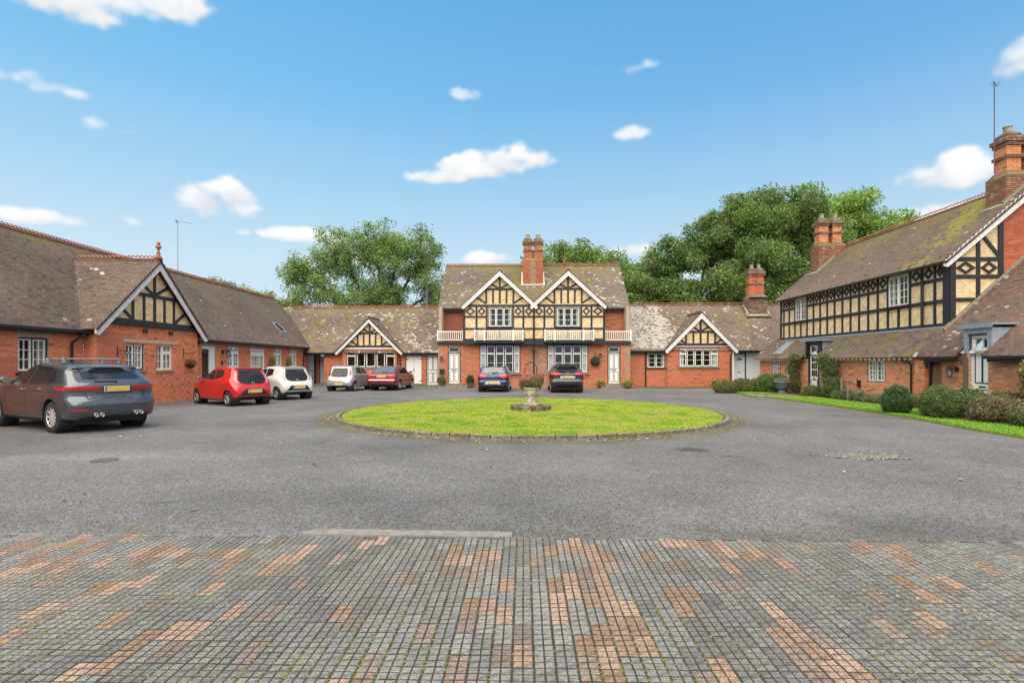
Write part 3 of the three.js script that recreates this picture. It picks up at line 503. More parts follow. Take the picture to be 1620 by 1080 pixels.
// one roof slope of a building: deck mesh as the part, tiles and ridge pieces below it
function roofPart(g, slopes, color, seed, plainDecks = []) {
  const roof = add(g, 'roof', merge([...slopes.map((s) => slabDeck(s.P, s.A, s.L, s.U, s.S)), ...plainDecks]), M.deck);
  slopes.forEach((s, i) => tiledSlope(roof, s.P, s.A, s.L, s.U, s.S, s.color ?? color, seed + i * 31, s.inside));
  return roof;
}
const slope = (x0, y0, z0, ax, az, L, ux, uy, uz, extra = {}) => { const U = V3(ux, uy, uz), S = U.length(); return { P: V3(x0, y0, z0), A: V3(ax, 0, az), L, U: U.normalize(), S, ...extra }; };
const slab = (x, y, z, w, h, d, mat, g, name) => add(g, name, new THREE.BoxGeometry(w, h, d), mat, [x, y, z]);
const diamond = (F, a0, a1, h0, h1, t = .055) => { const w = (a1 - a0) / 2, h = (h1 - h0) / 2, k = 1 - t * 2.1 / Math.min(w, h); return F.mesh('diamond_brace', plate([[-w, 0], [0, -h], [w, 0], [0, h]], .03, [[[-w * k, 0], [0, h * k], [w * k, 0], [0, -h * k]]]), M.timber, (a0 + a1) / 2, (h0 + h1) / 2, .002); };
const valleyLichen = roofColor({ base: [.118, .094, .082], red: .07, lichen: .14, mossAt: (a, s, S) => .16 + .22 * smooth(S - 1.3, S, s), seed: 3 });

// ---------- left range
{
  const g = thing('brick_range', 'long red brick range with clay tiled roof and half timbered gable behind the grey SUV', 'building', [0, 0, 0], rad(1.72));
  const bricks = new Bricks(g, 11, brickTone([.73, .225, .105], .32, .05));
  const F = new Face(g, -14.6, 0, Math.PI / 2), FG = new Face(g, -14.15, 0, Math.PI / 2), FR = new Face(g, -14.6, -18.06, 0);
  const far = [[25.0, 26.15, 0, 2.45], [27.3, 28.42, 1.38, 2.46], [29.7, 31.4, .9, 2.44], [32.6, 33.72, 1.38, 2.46], [35.0, 36.1, 1.38, 2.47]], near = [[15.66, 16.7, 1.34, 2.42]];
  let lone = 0;
  brickWall(F, bricks, 10, 18.06, 0, 2.72, near, { single: (a, h) => a > 14.6 && h > 1.15 && lone++ < 130 });
  brickWall(F, bricks, 23.9, 38.2, 0, 2.72, far);
  let lone2 = 0;
  const gw = [[19.43, 20.42, 1.36, 2.37], [21.12, 22.12, 1.33, 2.37]];
  brickWall(FG, bricks, 18.06, 23.9, 0, 3.02, gw, { single: (a, h) => a < 19.9 && h > 1.3 && lone2++ < 160 });
  brickWall(FR, bricks, 0, .45, 0, 2.74, []);
  // windows
  windowPart(F, 15.66, 16.7, 1.34, 2.42, { sashes: [[1, 2, 3], [1, 2, 3]], surround: .05, post: .05, curtain: .2, sill: 'black' });
  for (const q of [far[1], far[3], far[4]]) windowPart(F, ...q.slice(0, 2), q[2], q[3], { sashes: [[1, 2, 3, .28], [1, 2, 3, .28]], curtain: .16, sill: 'white', o: -.05, stile: .07 });
  windowPart(F, ...far[2], { sashes: [[1, 1, 1, .2]], curtain: .46, sill: 'white', o: -.05, stile: .12 });
  windowPart(FG, ...gw[0], { sashes: [[1, 2, 3], [1, 2, 3]], surround: .045, post: .05, curtain: .2 });
  windowPart(FG, ...gw[1], { sashes: [[.8, 2, 3], [1, 2, 2, .32]], curtain: .2, stile: .06 });
  // arches of pale weathered bricks over the openings of the long wall, each brick on its own
  const arch = (a0, a1, h, rise, n) => { for (let i = 0; i < n; i++) { const t = (i + .5) / n - .5, m = F.mesh('arch_brick', cubeGeo, i % 3 ? M.paleBrick : M.ashlar, (a0 + a1) / 2 + t * (a1 - a0 + .1), h + rise * (1 - 4 * t * t), .006, -t * .55); m.scale.set((a1 - a0 + .1) / n - .012, .2, .03); } };
  arch(15.66, 16.7, 2.48, .06, 15);
  for (const q of far) arch(q[0], q[1], 2.5, .05, 12);
  F.mesh('door_head', plate([[-.52, 0], [.52, 0], [.45, .05], [.2, .1], [-.2, .1], [-.45, .05]], .06), M.blackPaint, 16.18, 2.36, -.08);
  doorPart(F, 25.0, 25.72, .02, 2.3, { mat: std(rgb(.03, .034, .036), .4), panels: [[.12, .45, .08, .4], [.55, .88, .08, .4]], outline: M.carBlack, frameMat: M.white, glazed: [[.15, .42, .5, .92], [.58, .85, .5, .92]], letter: .42, frame: .05 });
  F.mesh('door_side_panel', B(.42, 2.3, .06, 0, 1.17, 0), M.white, 25.93, 0, -.06);
  F.mesh('door_lintel', B(1.14, .13, .07, 0, 0, 0), M.white, 25.57, 2.385, -.05);
  // stone lintel over both gable windows, vents, ledge
  FG.mesh('stone_lintel', B(3.2, .13, .06, 0, 0, 0), M.ashlar, 20.87, 2.46, 0);
  for (const a of [20.45, 22.0]) FG.mesh('air_vent', B(.26, .14, .03), M.blackPaint, a, 2.86, .01);
  FG.mesh('ledge', B(5.7, .1, .16, 0, 0, 0), M.timber, 20.98, 3.08, .05);
  gableFrame(FG, 20.98, 3.13, 5.62, 2.8, { collar: .64, studs: [-.43, -.215, .215, .43], bw: .13 });
  bargeboards(FG, 20.98, 2.8, 5.72, 3.26, .2, .3);
  for (const [a, s] of [[19.0, 1], [22.85, 1]]) { FG.mesh('plant_bracket', merge([B(.02, .42, .02, 0, 0, .01), B(.02, .02, .34, 0, .02, .18), new THREE.TorusGeometry(.07, .012, 5, 10).rotateY(Math.PI / 2).translate(0, -.06, .35)]), M.iron, a, 2.05, 0); }
  // roofs
  const mossTop = roofColor({ base: [.152, .116, .093], red: .05, lichen: 0, mossAt: (a, s, S) => .08 + .34 * smooth(S - 1.1, S, s), seed: 1, vary: .55 });
  const lower = roofColor({ base: [.128, .096, .078], red: .04, lichen: .1, moss: .14, seed: 9, vary: .6 });
  const roof = roofPart(g, [
    slope(-14.35, 2.73, -10, 0, -1, 30.5, -3.75, 3.75, 0),
    slope(-13.86, 2.79, -17.72, -1, 0, 4.4, 0, 2.92, -3.26, { color: lower }),
    slope(-13.86, 2.79, -24.24, -1, 0, 4.4, 0, 2.92, 3.26, { color: lower }),
  ], mossTop, 100, [slabDeck(V3(-21.85, 2.73, -10), V3(0, 0, -1), 30.5, V3(.7071, .7071, 0), 5.3)]);
  ridgeLine(roof, -18.1, 6.5, -10, -18.1, -40.4, 5); ridgeLine(roof, -13.9, 5.73, -20.98, -17.2, -20.98, 6);
  // pale cement fillet down the near valley
  for (let i = 0; i < 22; i++) { const t = i / 22, x = -14.5 - t * 2.6, y = 2.85 + t * 2.82, z = -17.92 - t * 2.95; add(roof, 'valley_tile', cubeGeo, i % 3 ? M.lead : M.leadPale, [x, y, z], [0, rad(18), rad(-32)]).scale.set(.2, .02, .2); }
  add(roof, 'finial', new THREE.LatheGeometry([[0, 0], [.16, 0], [.12, .12], [.05, .2], [.09, .26], [.045, .31], [.04, .42], [.1, .47], [.11, .52], [.07, .58], [.045, .6], [.07, .64], [.06, .7], [0, .72]].map(([a, b]) => new THREE.Vector2(a, b)), 14), M.terracotta, [-13.98, 5.74, -20.98]);
  { const n = V3(.7071, .7071, 0), sk = add(roof, 'skylight', merge([B(.08, .05, .95, -.36, 0, 0), B(.08, .05, .95, .36, 0, 0), B(.64, .05, .08, 0, 0, -.435), B(.64, .05, .08, 0, 0, .435)]), M.lead, [-15.55, 4.02, -35.6], [0, 0, 0]); sk.quaternion.setFromRotationMatrix(new THREE.Matrix4().makeBasis(V3(0, 0, -1), n, V3(.7071, -.7071, 0))); add(sk, 'pane', B(.64, .02, .8, 0, 0, 0), M.carGlass); }
  gutter(F, 10, 18.0, 2.69, .3); gutter(F, 24.0, 37.6, 2.69, .3);
  downpipe(F, 17.5, 0.02, 2.68, .02, .22, .22); downpipe(F, 24.35, .02, 2.68, .02, .22, -.1); downpipe(F, 37.2, .02, 2.68, .02, .22);
  F.mesh('number_plate', B(.16, .2, .02), M.carBlack, 26.75, 1.62, .012);
  bricks.flush();
}
// ---------- cottage left of the house
{
  const g = thing('gabled_cottage', 'single storey red brick cottage with small timbered gable left of the double house', 'building');
  const bricks = new Bricks(g, 21, brickTone([.60, .185, .085], .3, .06));
  const F = new Face(g, 0, -37.3, 0), FG = new Face(g, 0, -37.0, 0), FP = new Face(g, 0, -38.5, 0), FS = new Face(g, -14.4, -38.5, -Math.PI / 2);
  const ac = -10.99, win = [-12.67, -9.18, 1.3, 2.5];
  brickWall(F, bricks, -14.4, -12.95, 0, 2.45); brickWall(F, bricks, -9.05, -5.4, 0, 2.45, [[-8.5, -7.29, .12, 2.18], [-6.98, -6.08, .02, 2.22]]);
  brickWall(FG, bricks, -12.95, -9.05, 0, 2.62, [win]);
  brickWall(FP, bricks, -16.6, -14.4, 0, 2.6, [[-16.3, -15.5, 0.1, 2.25], [-15.2, -14.45, .1, 2.2]]);
  F.mesh('porch_beam', B(2.2, .2, .2, 0, 0, 0), M.blackPaint, -15.45, 2.32, -.1); F.mesh('porch_post', B(.13, 2.3, .13, 0, 1.15, 0), M.blackPaint, -15.28, 0, -.6);
  const paleDoor = std(rgb(.58, .62, .66), .5);
  doorPart(FP, -15.2, -14.45, .1, 2.1, { mat: paleDoor, panels: [], frameMat: M.blackPaint, frame: .04, letter: .4, knob: 0 });
  doorPart(FP, -16.3, -15.5, .1, 2.1, { panels: [[.2, .8, .1, .45]], frameMat: M.white, frame: .12, letter: 0 });
  F.mesh('door_step', B(1.9, .1, 1, 0, .05, -.7), M.concrete, -15.4, 0, 0);
  // five-light window band with dark posts
  windowPart(FG, ...win, { sashes: [[.9, 1, 1, .32], [.86, 1, 1], [.94, 1, 1], [.86, 1, 1], [.9, 1, 1, .32]], post: .1, surround: .03, room: 1.6, sill: 'stone', curtain: 0 });
  FG.mesh('tie_board', B(4.1, .14, .08, 0, 0, 0), M.barge, ac, 2.66, .02);
  gableFrame(FG, ac, 2.72, 4.66, 1.95, { collar: .72, studs: [-.44, -.22, .22, .44], bw: .12 }); bargeboards(FG, ac, 2.36, 4.8, 2.4, .22, .24);
  doorPart(F, -8.5, -7.29, .12, 2.12, { panels: [], hinges: true, letter: 0, knob: 0, frame: .05 }).userData.label = 'white double store doors with black strap hinges';
  F.mesh('meeting_line', B(.012, 1.9, .02), M.blackPaint, -7.9, 1.12, -.07); F.mesh('latch', B(.06, .16, .03), M.blackPaint, -7.9, 1.1, -.055); F.mesh('door_step', B(1.3, .12, .35, 0, .06, .1), M.stone, -7.9, 0, 0);
  doorPart(F, -6.98, -6.08, .02, 2.18, { letter: 0, frame: .05 });
  const roof = roofPart(g, [
    slope(-19.5, 2.33, -36.95, 1, 0, 14.0, 0, 3.54, -3.6, { color: roofColor({ base: [.165, .132, .106], red: .07, lichen: .15, lichenAt: (a, s, S) => (a > 7 && s > 2.6 && s < 4.2 ? .12 : 0) + (a > 10.5 && s < 1.8 ? .13 : 0), moss: .3, mossAt: (a, s, S) => .14 * smooth(S - 1.2, S, s) + .12 * smooth(1.2, 4, a) * smooth(6, 4, a), seed: 4, vary: .7 }) }),
    slope(ac - 2.42, 2.36, -36.72, 0, -1, 3.2, 2.42, 2.44, 0), slope(ac + 2.42, 2.36, -36.72, 0, -1, 3.2, -2.42, 2.44, 0),
  ], roofColor({ base: [.155, .115, .097], red: .08, lichen: .12, moss: .26, seed: 14 }), 200, [slabDeck(V3(-19.5, 2.33, -44.15), V3(1, 0, 0), 14.0, V3(0, .7012, .713), 5.05)]);
  ridgeLine(roof, -18.0, 5.9, -40.56, -5.6, -40.56, 15); ridgeLine(roof, ac, 4.84, -36.75, ac, -39.3, 16, false);
  add(roof, 'flue_pipe', merge([new THREE.CylinderGeometry(.11, .11, 1.5, 14), new THREE.CylinderGeometry(.17, .17, .12, 14).translate(0, .78, 0), new THREE.CylinderGeometry(.14, .14, .1, 14).translate(0, .6, 0)]), M.bluePot, [-7.6, 6.3, -40.8]);
  gutter(F, -16.4, -13.4, 2.3, .36); gutter(F, -8.7, -5.6, 2.3, .36); downpipe(F, -8.85, 0, 2.3, .05, .26);
  bricks.flush();
}
// ---------- the double house in the middle
{
  const g = thing('double_house', 'two storey half timbered double house with twin white edged gables and central chimney', 'building');
  const bricks = new Bricks(g, 31, brickTone([.52, .175, .09], .34, .08));
  const C = .645, mir = (x) => 2 * C - x, F = new Face(g, 0, -34, 0), F2 = new Face(g, 0, -33.72, 0), FB = new Face(g, 0, -35.2, 0);
  const pale = (r, a, h) => { const k = .8 + .4 * r(); return (Math.abs(a - C) < .75 || Math.abs(a - C) > 5.95) && fbm(a * 1.4, h * .9, 2, 3) > .4 ? rgb(.42 * k, .24 * k, .15 * k) : rgb(.52 * k, .17 * k, .085 * k); };
  const bays = [[-2.87, -.24], [mir(-.24), mir(-2.87)]], doors = [[-4.97, -4.13], [mir(-4.13), mir(-4.97)]];
  brickWall(F, bricks, -5.6, 6.89, 0, 2.82, [...bays.map(([a, b]) => [a, b, .95, 2.78]), ...doors.map(([a, b]) => [a, b, .26, 2.7])], { tint: pale });
  for (const [a0, a1] of bays) {
    // shallow bay of five lights, upper and lower row
    const w = a1 - a0;
    windowPart(F, a0, a1, .95, 2.78, { sashes: [[.66, 1, 2, .3], [1, 1, 2, .3], [1, 1, 2, .3], [1, 1, 2, .3], [.66, 1, 2, .3]], post: .07, surround: .05, o: .02, curtain: .13, room: 1.8, sill: 'stone' });
    F.mesh('bay_head', B(w + .5, .2, .5, 0, 0, 0), M.timber, (a0 + a1) / 2, 2.9, .2);
  }
  for (const [i, [a0, a1]] of doors.entries()) {
    doorPart(F, a0, a1, .26, 2.24, { fan: .4, panels: [[.1, .44, .07, .40], [.56, .9, .07, .40], [.1, .44, .48, .95], [.56, .9, .48, .95]], letter: .44, knob: i ? -1 : 1, o: -.06 });
    F.mesh('door_step', B(1.3, .14, .5, 0, .19, .2), M.stone, (a0 + a1) / 2, 0, 0); F.mesh('door_step', B(1.9, .13, .9, 0, .06, .35), M.concrete, (a0 + a1) / 2, 0, 0);
  }
  // upper floor of the projecting double gable
  const wins = [[-2.3, -.8, 3.93, 5.18], [mir(-.8), mir(-2.3), 3.93, 5.18]];
  F2.mesh('pebbledash_panel', plate(rect(-3.94, mir(-3.94), 2.86, 5.36), .14, wins.map((q) => rect(...q))), M.dash, 0, 0, -.14);
  add(g, 'return_wall', new THREE.BoxGeometry(.1, 2.4, 1.5), M.dash, [-3.9, 4.06, -34.6]); add(g, 'return_wall', new THREE.BoxGeometry(.1, 2.4, 1.5), M.dash, [mir(-3.9), 4.06, -34.6]);
  for (const q of wins) windowPart(F2, ...q, { sashes: [[1, 1, 3], [1, 1, 3], [1, 1, 3]], post: .03, surround: .04, o: -.03, sill: 'black', curtain: .12 });
  F2.beam(-3.98, 2.93, mir(-3.98), 2.93, .24, .12, .0); for (const h of [3.12, 5.31]) F2.beam(-3.94, h, mir(-3.94), h, .13, .045);
  const segs = [[-3.94, -2.38], [-.74, mir(-.74)], [mir(-2.38), mir(-3.94)]];
  for (const h of [4.6, 3.82]) for (const [a, b] of segs) F2.beam(a, h, b, h, .11, .042, .001);
  for (const [a, b] of [[-2.38, -.74], [mir(-.74), mir(-2.38)]]) { F2.beam(a, 3.82, b, 3.82, .13, .05, .001); F2.beam((a + b) / 2, 3.18, (a + b) / 2, 3.76, .1, .036); }
  const st = [-3.87, -3.06, -2.4, -.7, -.03]; for (const a of [...st, ...st.map(mir), C]) F2.beam(a, 3.05, a, 5.26, a < -3.8 || a > 5 ? .15 : .12, .036);
  const cells = [[-3.8, -3.12], [-3.0, -2.46], [-.64, -.09], [.03, C - .06]]; for (const [a, b] of [...cells, ...cells.map(([a, b]) => [mir(b), mir(a)])]) diamond(F2, a + .02, b - .02, 4.67, 5.23);
  for (const [i, ac] of [-1.555, mir(-1.555)].entries()) {
    gableFrame(F2, ac, 5.32, 7.33, 2.19, { collar: .73, studs: [-.4, -.2, .2, .4], bw: .12, tie: false });
    bargeboards(F2, ac, 5.24, 7.5, 2.43, .22 + i * .006, .24);
  }
  // tile hung side walls set back above the porches, balconies and railings
  const hung = (r) => { const k = .75 + .5 * r(); return rgb(.33 * k, .085 * k, .05 * k); };
  brickWall(FB, bricks, -5.6, -3.9, 2.8, 5.35, [], { tint: hung }); brickWall(FB, bricks, mir(-3.9), 6.89, 2.8, 5.35, [], {});
  add(g, 'side_wall', new THREE.BoxGeometry(.2, 5.3, 8), M.mortar, [-5.48, 2.65, -38.2]); add(g, 'side_wall', new THREE.BoxGeometry(.2, 5.3, 8), M.mortar, [6.77, 2.65, -38.2]);
  for (const [a0, a1, o, dep] of [[-5.62, -3.98, .04, 1.15], [mir(-3.98), 6.91, .04, 1.15], [-3.14, -.06, .62, .34], [mir(-.06), mir(-3.14), .62, .34]]) {
    const rail = F.mesh('balcony_railing', merge([B(a1 - a0, .07, .07, 0, .62, 0), B(a1 - a0, .05, .05, 0, .08, 0), ...[-1, 1].flatMap((s) => [B(.09, .72, .09, s * (a1 - a0) / 2, .36, 0), B(.06, .06, dep, s * (a1 - a0) / 2, .62, -dep / 2), B(.05, .05, dep, s * (a1 - a0) / 2, .08, -dep / 2)]), ...(a1 - a0 > 2 ? [B(.08, .72, .08, -(a1 - a0) / 2 + .62, .36, 0), B(.08, .72, .08, (a1 - a0) / 2 - .62, .36, 0)] : [])]), M.cream, (a0 + a1) / 2, 3.03, o);
    const n = Math.round((a1 - a0) / .135); for (let i = 1; i < n; i++) add(rail, 'baluster', cubeGeo, M.cream, [-(a1 - a0) / 2 + i * (a1 - a0) / n, .35, 0]).scale.set(.045, .5, .04);
    F.mesh('balcony_floor', B(a1 - a0 + .1, .1, dep + .12, 0, 0, 0), M.timber, (a0 + a1) / 2, 2.95, o - dep / 2);
    if (a1 - a0 < 2) F.beam(a0, 2.84, a1, 2.84, .14, .08, .0);
  }
  // roofs
  const mossy = roofColor({ base: [.155, .13, .11], red: .06, lichen: .12, moss: .36, mossAt: (a, s, S) => .22 * smooth(S - 1.6, S, s) + .2 * smooth(9.5, 5, Math.abs(a - 6.2) * 3), seed: 5, vary: .65 });
  const roof = roofPart(g, [
    slope(-5.76, 5.28, -34.85, 1, 0, 12.8, 0, 3.44, -3.65, { color: mossy }),
    ...[-1.555, mir(-1.555)].flatMap((ac) => [slope(ac - 2.44, 5.26, -33.46, 0, -1, 4.2, 2.44, 2.26, 0), slope(ac + 2.44, 5.26, -33.46, 0, -1, 4.2, -2.44, 2.26, 0)]),
  ], roofColor({ base: [.145, .118, .095], lichen: .12, moss: .42, seed: 25 }), 300, [slabDeck(V3(-5.76, 5.28, -42.15), V3(1, 0, 0), 12.8, V3(0, .686, .7276), 5.0)]);
  ridgeLine(roof, -5.75, 8.75, -38.5, 7.03, -38.5, 25); for (const ac of [-1.555, mir(-1.555)]) ridgeLine(roof, ac, 7.54, -33.5, ac, -37.1, 26, false);
  add(roof, 'finial', new THREE.LatheGeometry([[0, 0], [.1, 0], [.05, .16], [.08, .22], [.035, .28], [.06, .36], [.03, .5], [0, .56]].map(([a, b]) => new THREE.Vector2(a, b)), 12), M.terracotta, [mir(-1.7), 8.8, -38.5]);
  add(roof, 'finial', new THREE.LatheGeometry([[0, 0], [.1, 0], [.05, .12], [.07, .18], [0, .24]].map(([a, b]) => new THREE.Vector2(a, b)), 12), M.terracotta, [mir(-1.6) + 0, 7.56, -33.6]);
  // central chimney
  stack(g, bricks, C, -37.15, 1.42, .85, 6.6, 8.85, (r, a, h) => { const k = .8 + .4 * r(); return Math.abs(a - .71) < .16 ? rgb(.36 * k, .24 * k, .17 * k) : rgb(.44 * k, .14 * k, .075 * k); });
  slab(C, 7.08, -36.66, 1.66, .09, .12, M.barge, roof, 'flashing'); for (const q of [-1, 1]) add(roof, 'flashing', cubeGeo, M.barge, [C + q * .77, 7.62, -37.2], [.755, 0, 0]).scale.set(.09, .06, 1.5);
  for (const q of [-1, 1]) shaft(g, bricks, C + q * .36, -37.15, .56, 8.85, 10.36);
  // rainwater pipe down the middle with two branches
  F2.mesh('downpipe', merge([tube([[0, 5.3, .1], [0, 4, .1], [0, 2, .1], [0, 0, .1]], .05, 8, 30), B(.2, .22, .16, 0, 2.42, .1), tube([[-.85, 2.78, .12], [-.4, 2.55, .12], [0, 2.25, .12]], .03, 6, 14), tube([[.85, 2.78, .12], [.4, 2.55, .12], [0, 2.25, .12]], .03, 6, 14)]), M.pipe, C, 0, 0);
  gutter(FB, -5.7, -4.0, 5.22, .42); gutter(FB, mir(-4.0), 7.0, 5.22, .42);
  F2.mesh('downpipe', tube([[0, 0, 0], [0, -.1, -.1], [0, -.4, -.3]], .04, 6, 12), M.pipe, mir(-4.05), 5.2, .05);
  bricks.flush();
}
// ---------- cottage right of the house
{
  const g = thing('chimney_cottage', 'single storey brick cottage with lichened roof and small timbered gable right of the double house', 'building');
  const bricks = new Bricks(g, 41, brickTone([.58, .17, .078], .28, .06));
  const F = new Face(g, 0, -35, 0), FG = new Face(g, 0, -34.75, 0), ac = 11.66;
  const stain = (r, a, h) => { const k = .8 + .4 * r(); return a < 7.6 && fbm(a * 1.1, h * 1.2, 5, 3) > .47 ? rgb(.38 * k, .23 * k, .14 * k) : rgb(.53 * k, .155 * k, .075 * k); };
  brickWall(F, bricks, 6.7, 9.5, 0, 2.5, [[8.2, 9.4, 1.27, 2.28]], { tint: stain }); brickWall(FG, bricks, 9.5, 13.75, 0, 2.66, [[10.25, 12.82, 1.36, 2.58]]);
  windowPart(F, 8.2, 9.4, 1.27, 2.28, { sashes: [[1, 1, 3], [1, 1, 3]], surround: .04, post: .04, sill: 'black', curtain: .15 });
  windowPart(FG, 10.25, 12.82, 1.36, 2.58, { sashes: [[.9, 1, 2, .3], [1, 1, 3], [1, 1, 3], [1, 1, 3], [.9, 1, 2, .3]], post: .045, surround: .035, o: -.02, curtain: .12, room: 1.6, sill: 'stone' });
  FG.mesh('tie_board', B(3.9, .07, .08, 0, 0, 0), M.barge, ac, 2.72, .02);
  gableFrame(FG, ac, 2.76, 4.66, 1.9, { collar: .66, studs: [-.5, -.25, .25, .5], bw: .12 }); bargeboards(FG, ac, 2.42, 4.86, 2.36, .22, .24);
  // white boarded porch with a panelled door
  const FP = new Face(g, 0, -35.5, 0); slab(13.8, 1.2, -35.1, .1, 2.4, .7, M.white, g, 'porch_side'); FP.mesh('porch_board', B(.34, 2.35, .06, 0, 1.18, 0), M.white, 13.86, 0, .02);
  const d = doorPart(FP, 14.02, 14.92, .12, 2.2, { panels: [], letter: .42, o: .02, frame: .07 }); for (let i = 0; i < 4; i++) { const t = (i + .5) / 4 * Math.PI; add(d, 'fan_pane', plate([[0, .04], [Math.cos(t - .3) * .19, Math.sin(t - .3) * .19 + .04], [Math.cos(t + .3) * .19, Math.sin(t + .3) * .19 + .04]], .01), M.carGlass, [0, 1.62, .03]); }
  for (let i = 0; i < 6; i++) FP.mesh('porch_board', B(.2, 2.35, .05, 0, 1.18, 0), M.white, 15.04 + i * .205, 0, .02 + .004 * (i % 2));
  FP.mesh('porch_beam', B(2.4, .12, .2, 0, 0, 0), M.blackPaint, 14.9, 2.4, .15);
  const lich = (a, s, S) => a < 4.4 && s > .15 ? .62 * smooth(5.0, 3.2, a) + .06 : (a > 5 && a < 7.5 ? .1 : 0);
  const roof = roofPart(g, [
    slope(6.0, 2.42, -34.72, 1, 0, 14, 0, 3.38, -3.8, { color: roofColor({ base: [.165, .128, .108], red: .08, lichen: .1, lichenAt: lich, moss: .24, mossAt: (a, s) => (a > 8.6 && a < 12 ? .1 : 0), seed: 6, vary: .65 }) }),
    slope(ac - 2.38, 2.44, -34.5, 0, -1, 3.1, 2.38, 2.45, 0), slope(ac + 2.38, 2.44, -34.5, 0, -1, 3.1, -2.38, 2.45, 0),
  ], roofColor({ base: [.155, .12, .1], red: .08, lichen: .08, moss: .33, seed: 16 }), 400, [slabDeck(V3(6, 2.42, -42.32), V3(1, 0, 0), 14, V3(0, .6646, .747), 5.08)]);
  ridgeLine(roof, 6.7, 5.83, -38.52, 19.6, -38.52, 35); ridgeLine(roof, ac, 4.93, -34.53, ac, -37.0, 36, false);
  stack(g, bricks, 16.6, -37.9, 1.35, .9, 4.6, 6.25, weathered); add(roof, 'flashing', B(1.75, .07, .3), M.leadPale, [16.6, 4.98, -37.35], [.7, 0, 0]); for (const s of [-1, 1]) add(roof, 'flashing', cubeGeo, M.leadPale, [16.6 + s * .74, 5.4, -37.7], [.73, 0, 0]).scale.set(.16, .06, 1.2);
  add(g, 'chimney_shoulder', new THREE.CylinderGeometry(.6, .92, .22, 4).rotateY(Math.PI / 4), M.dirtStone, [16.6, 6.36, -37.9]);
  for (const s of [-1, 1]) shaft(g, bricks, 16.6 + s * .26, -37.9, .5, 6.4, 8.3);
  gutter(F, 6.8, 9.3, 2.38, .3); gutter(F, 13.9, 15.9, 2.4, .3); downpipe(F, 8.1, 0, 2.38, .02, .22); downpipe(FG, 13.6, 0, 2.4, .02, .2);
  bricks.flush();
}
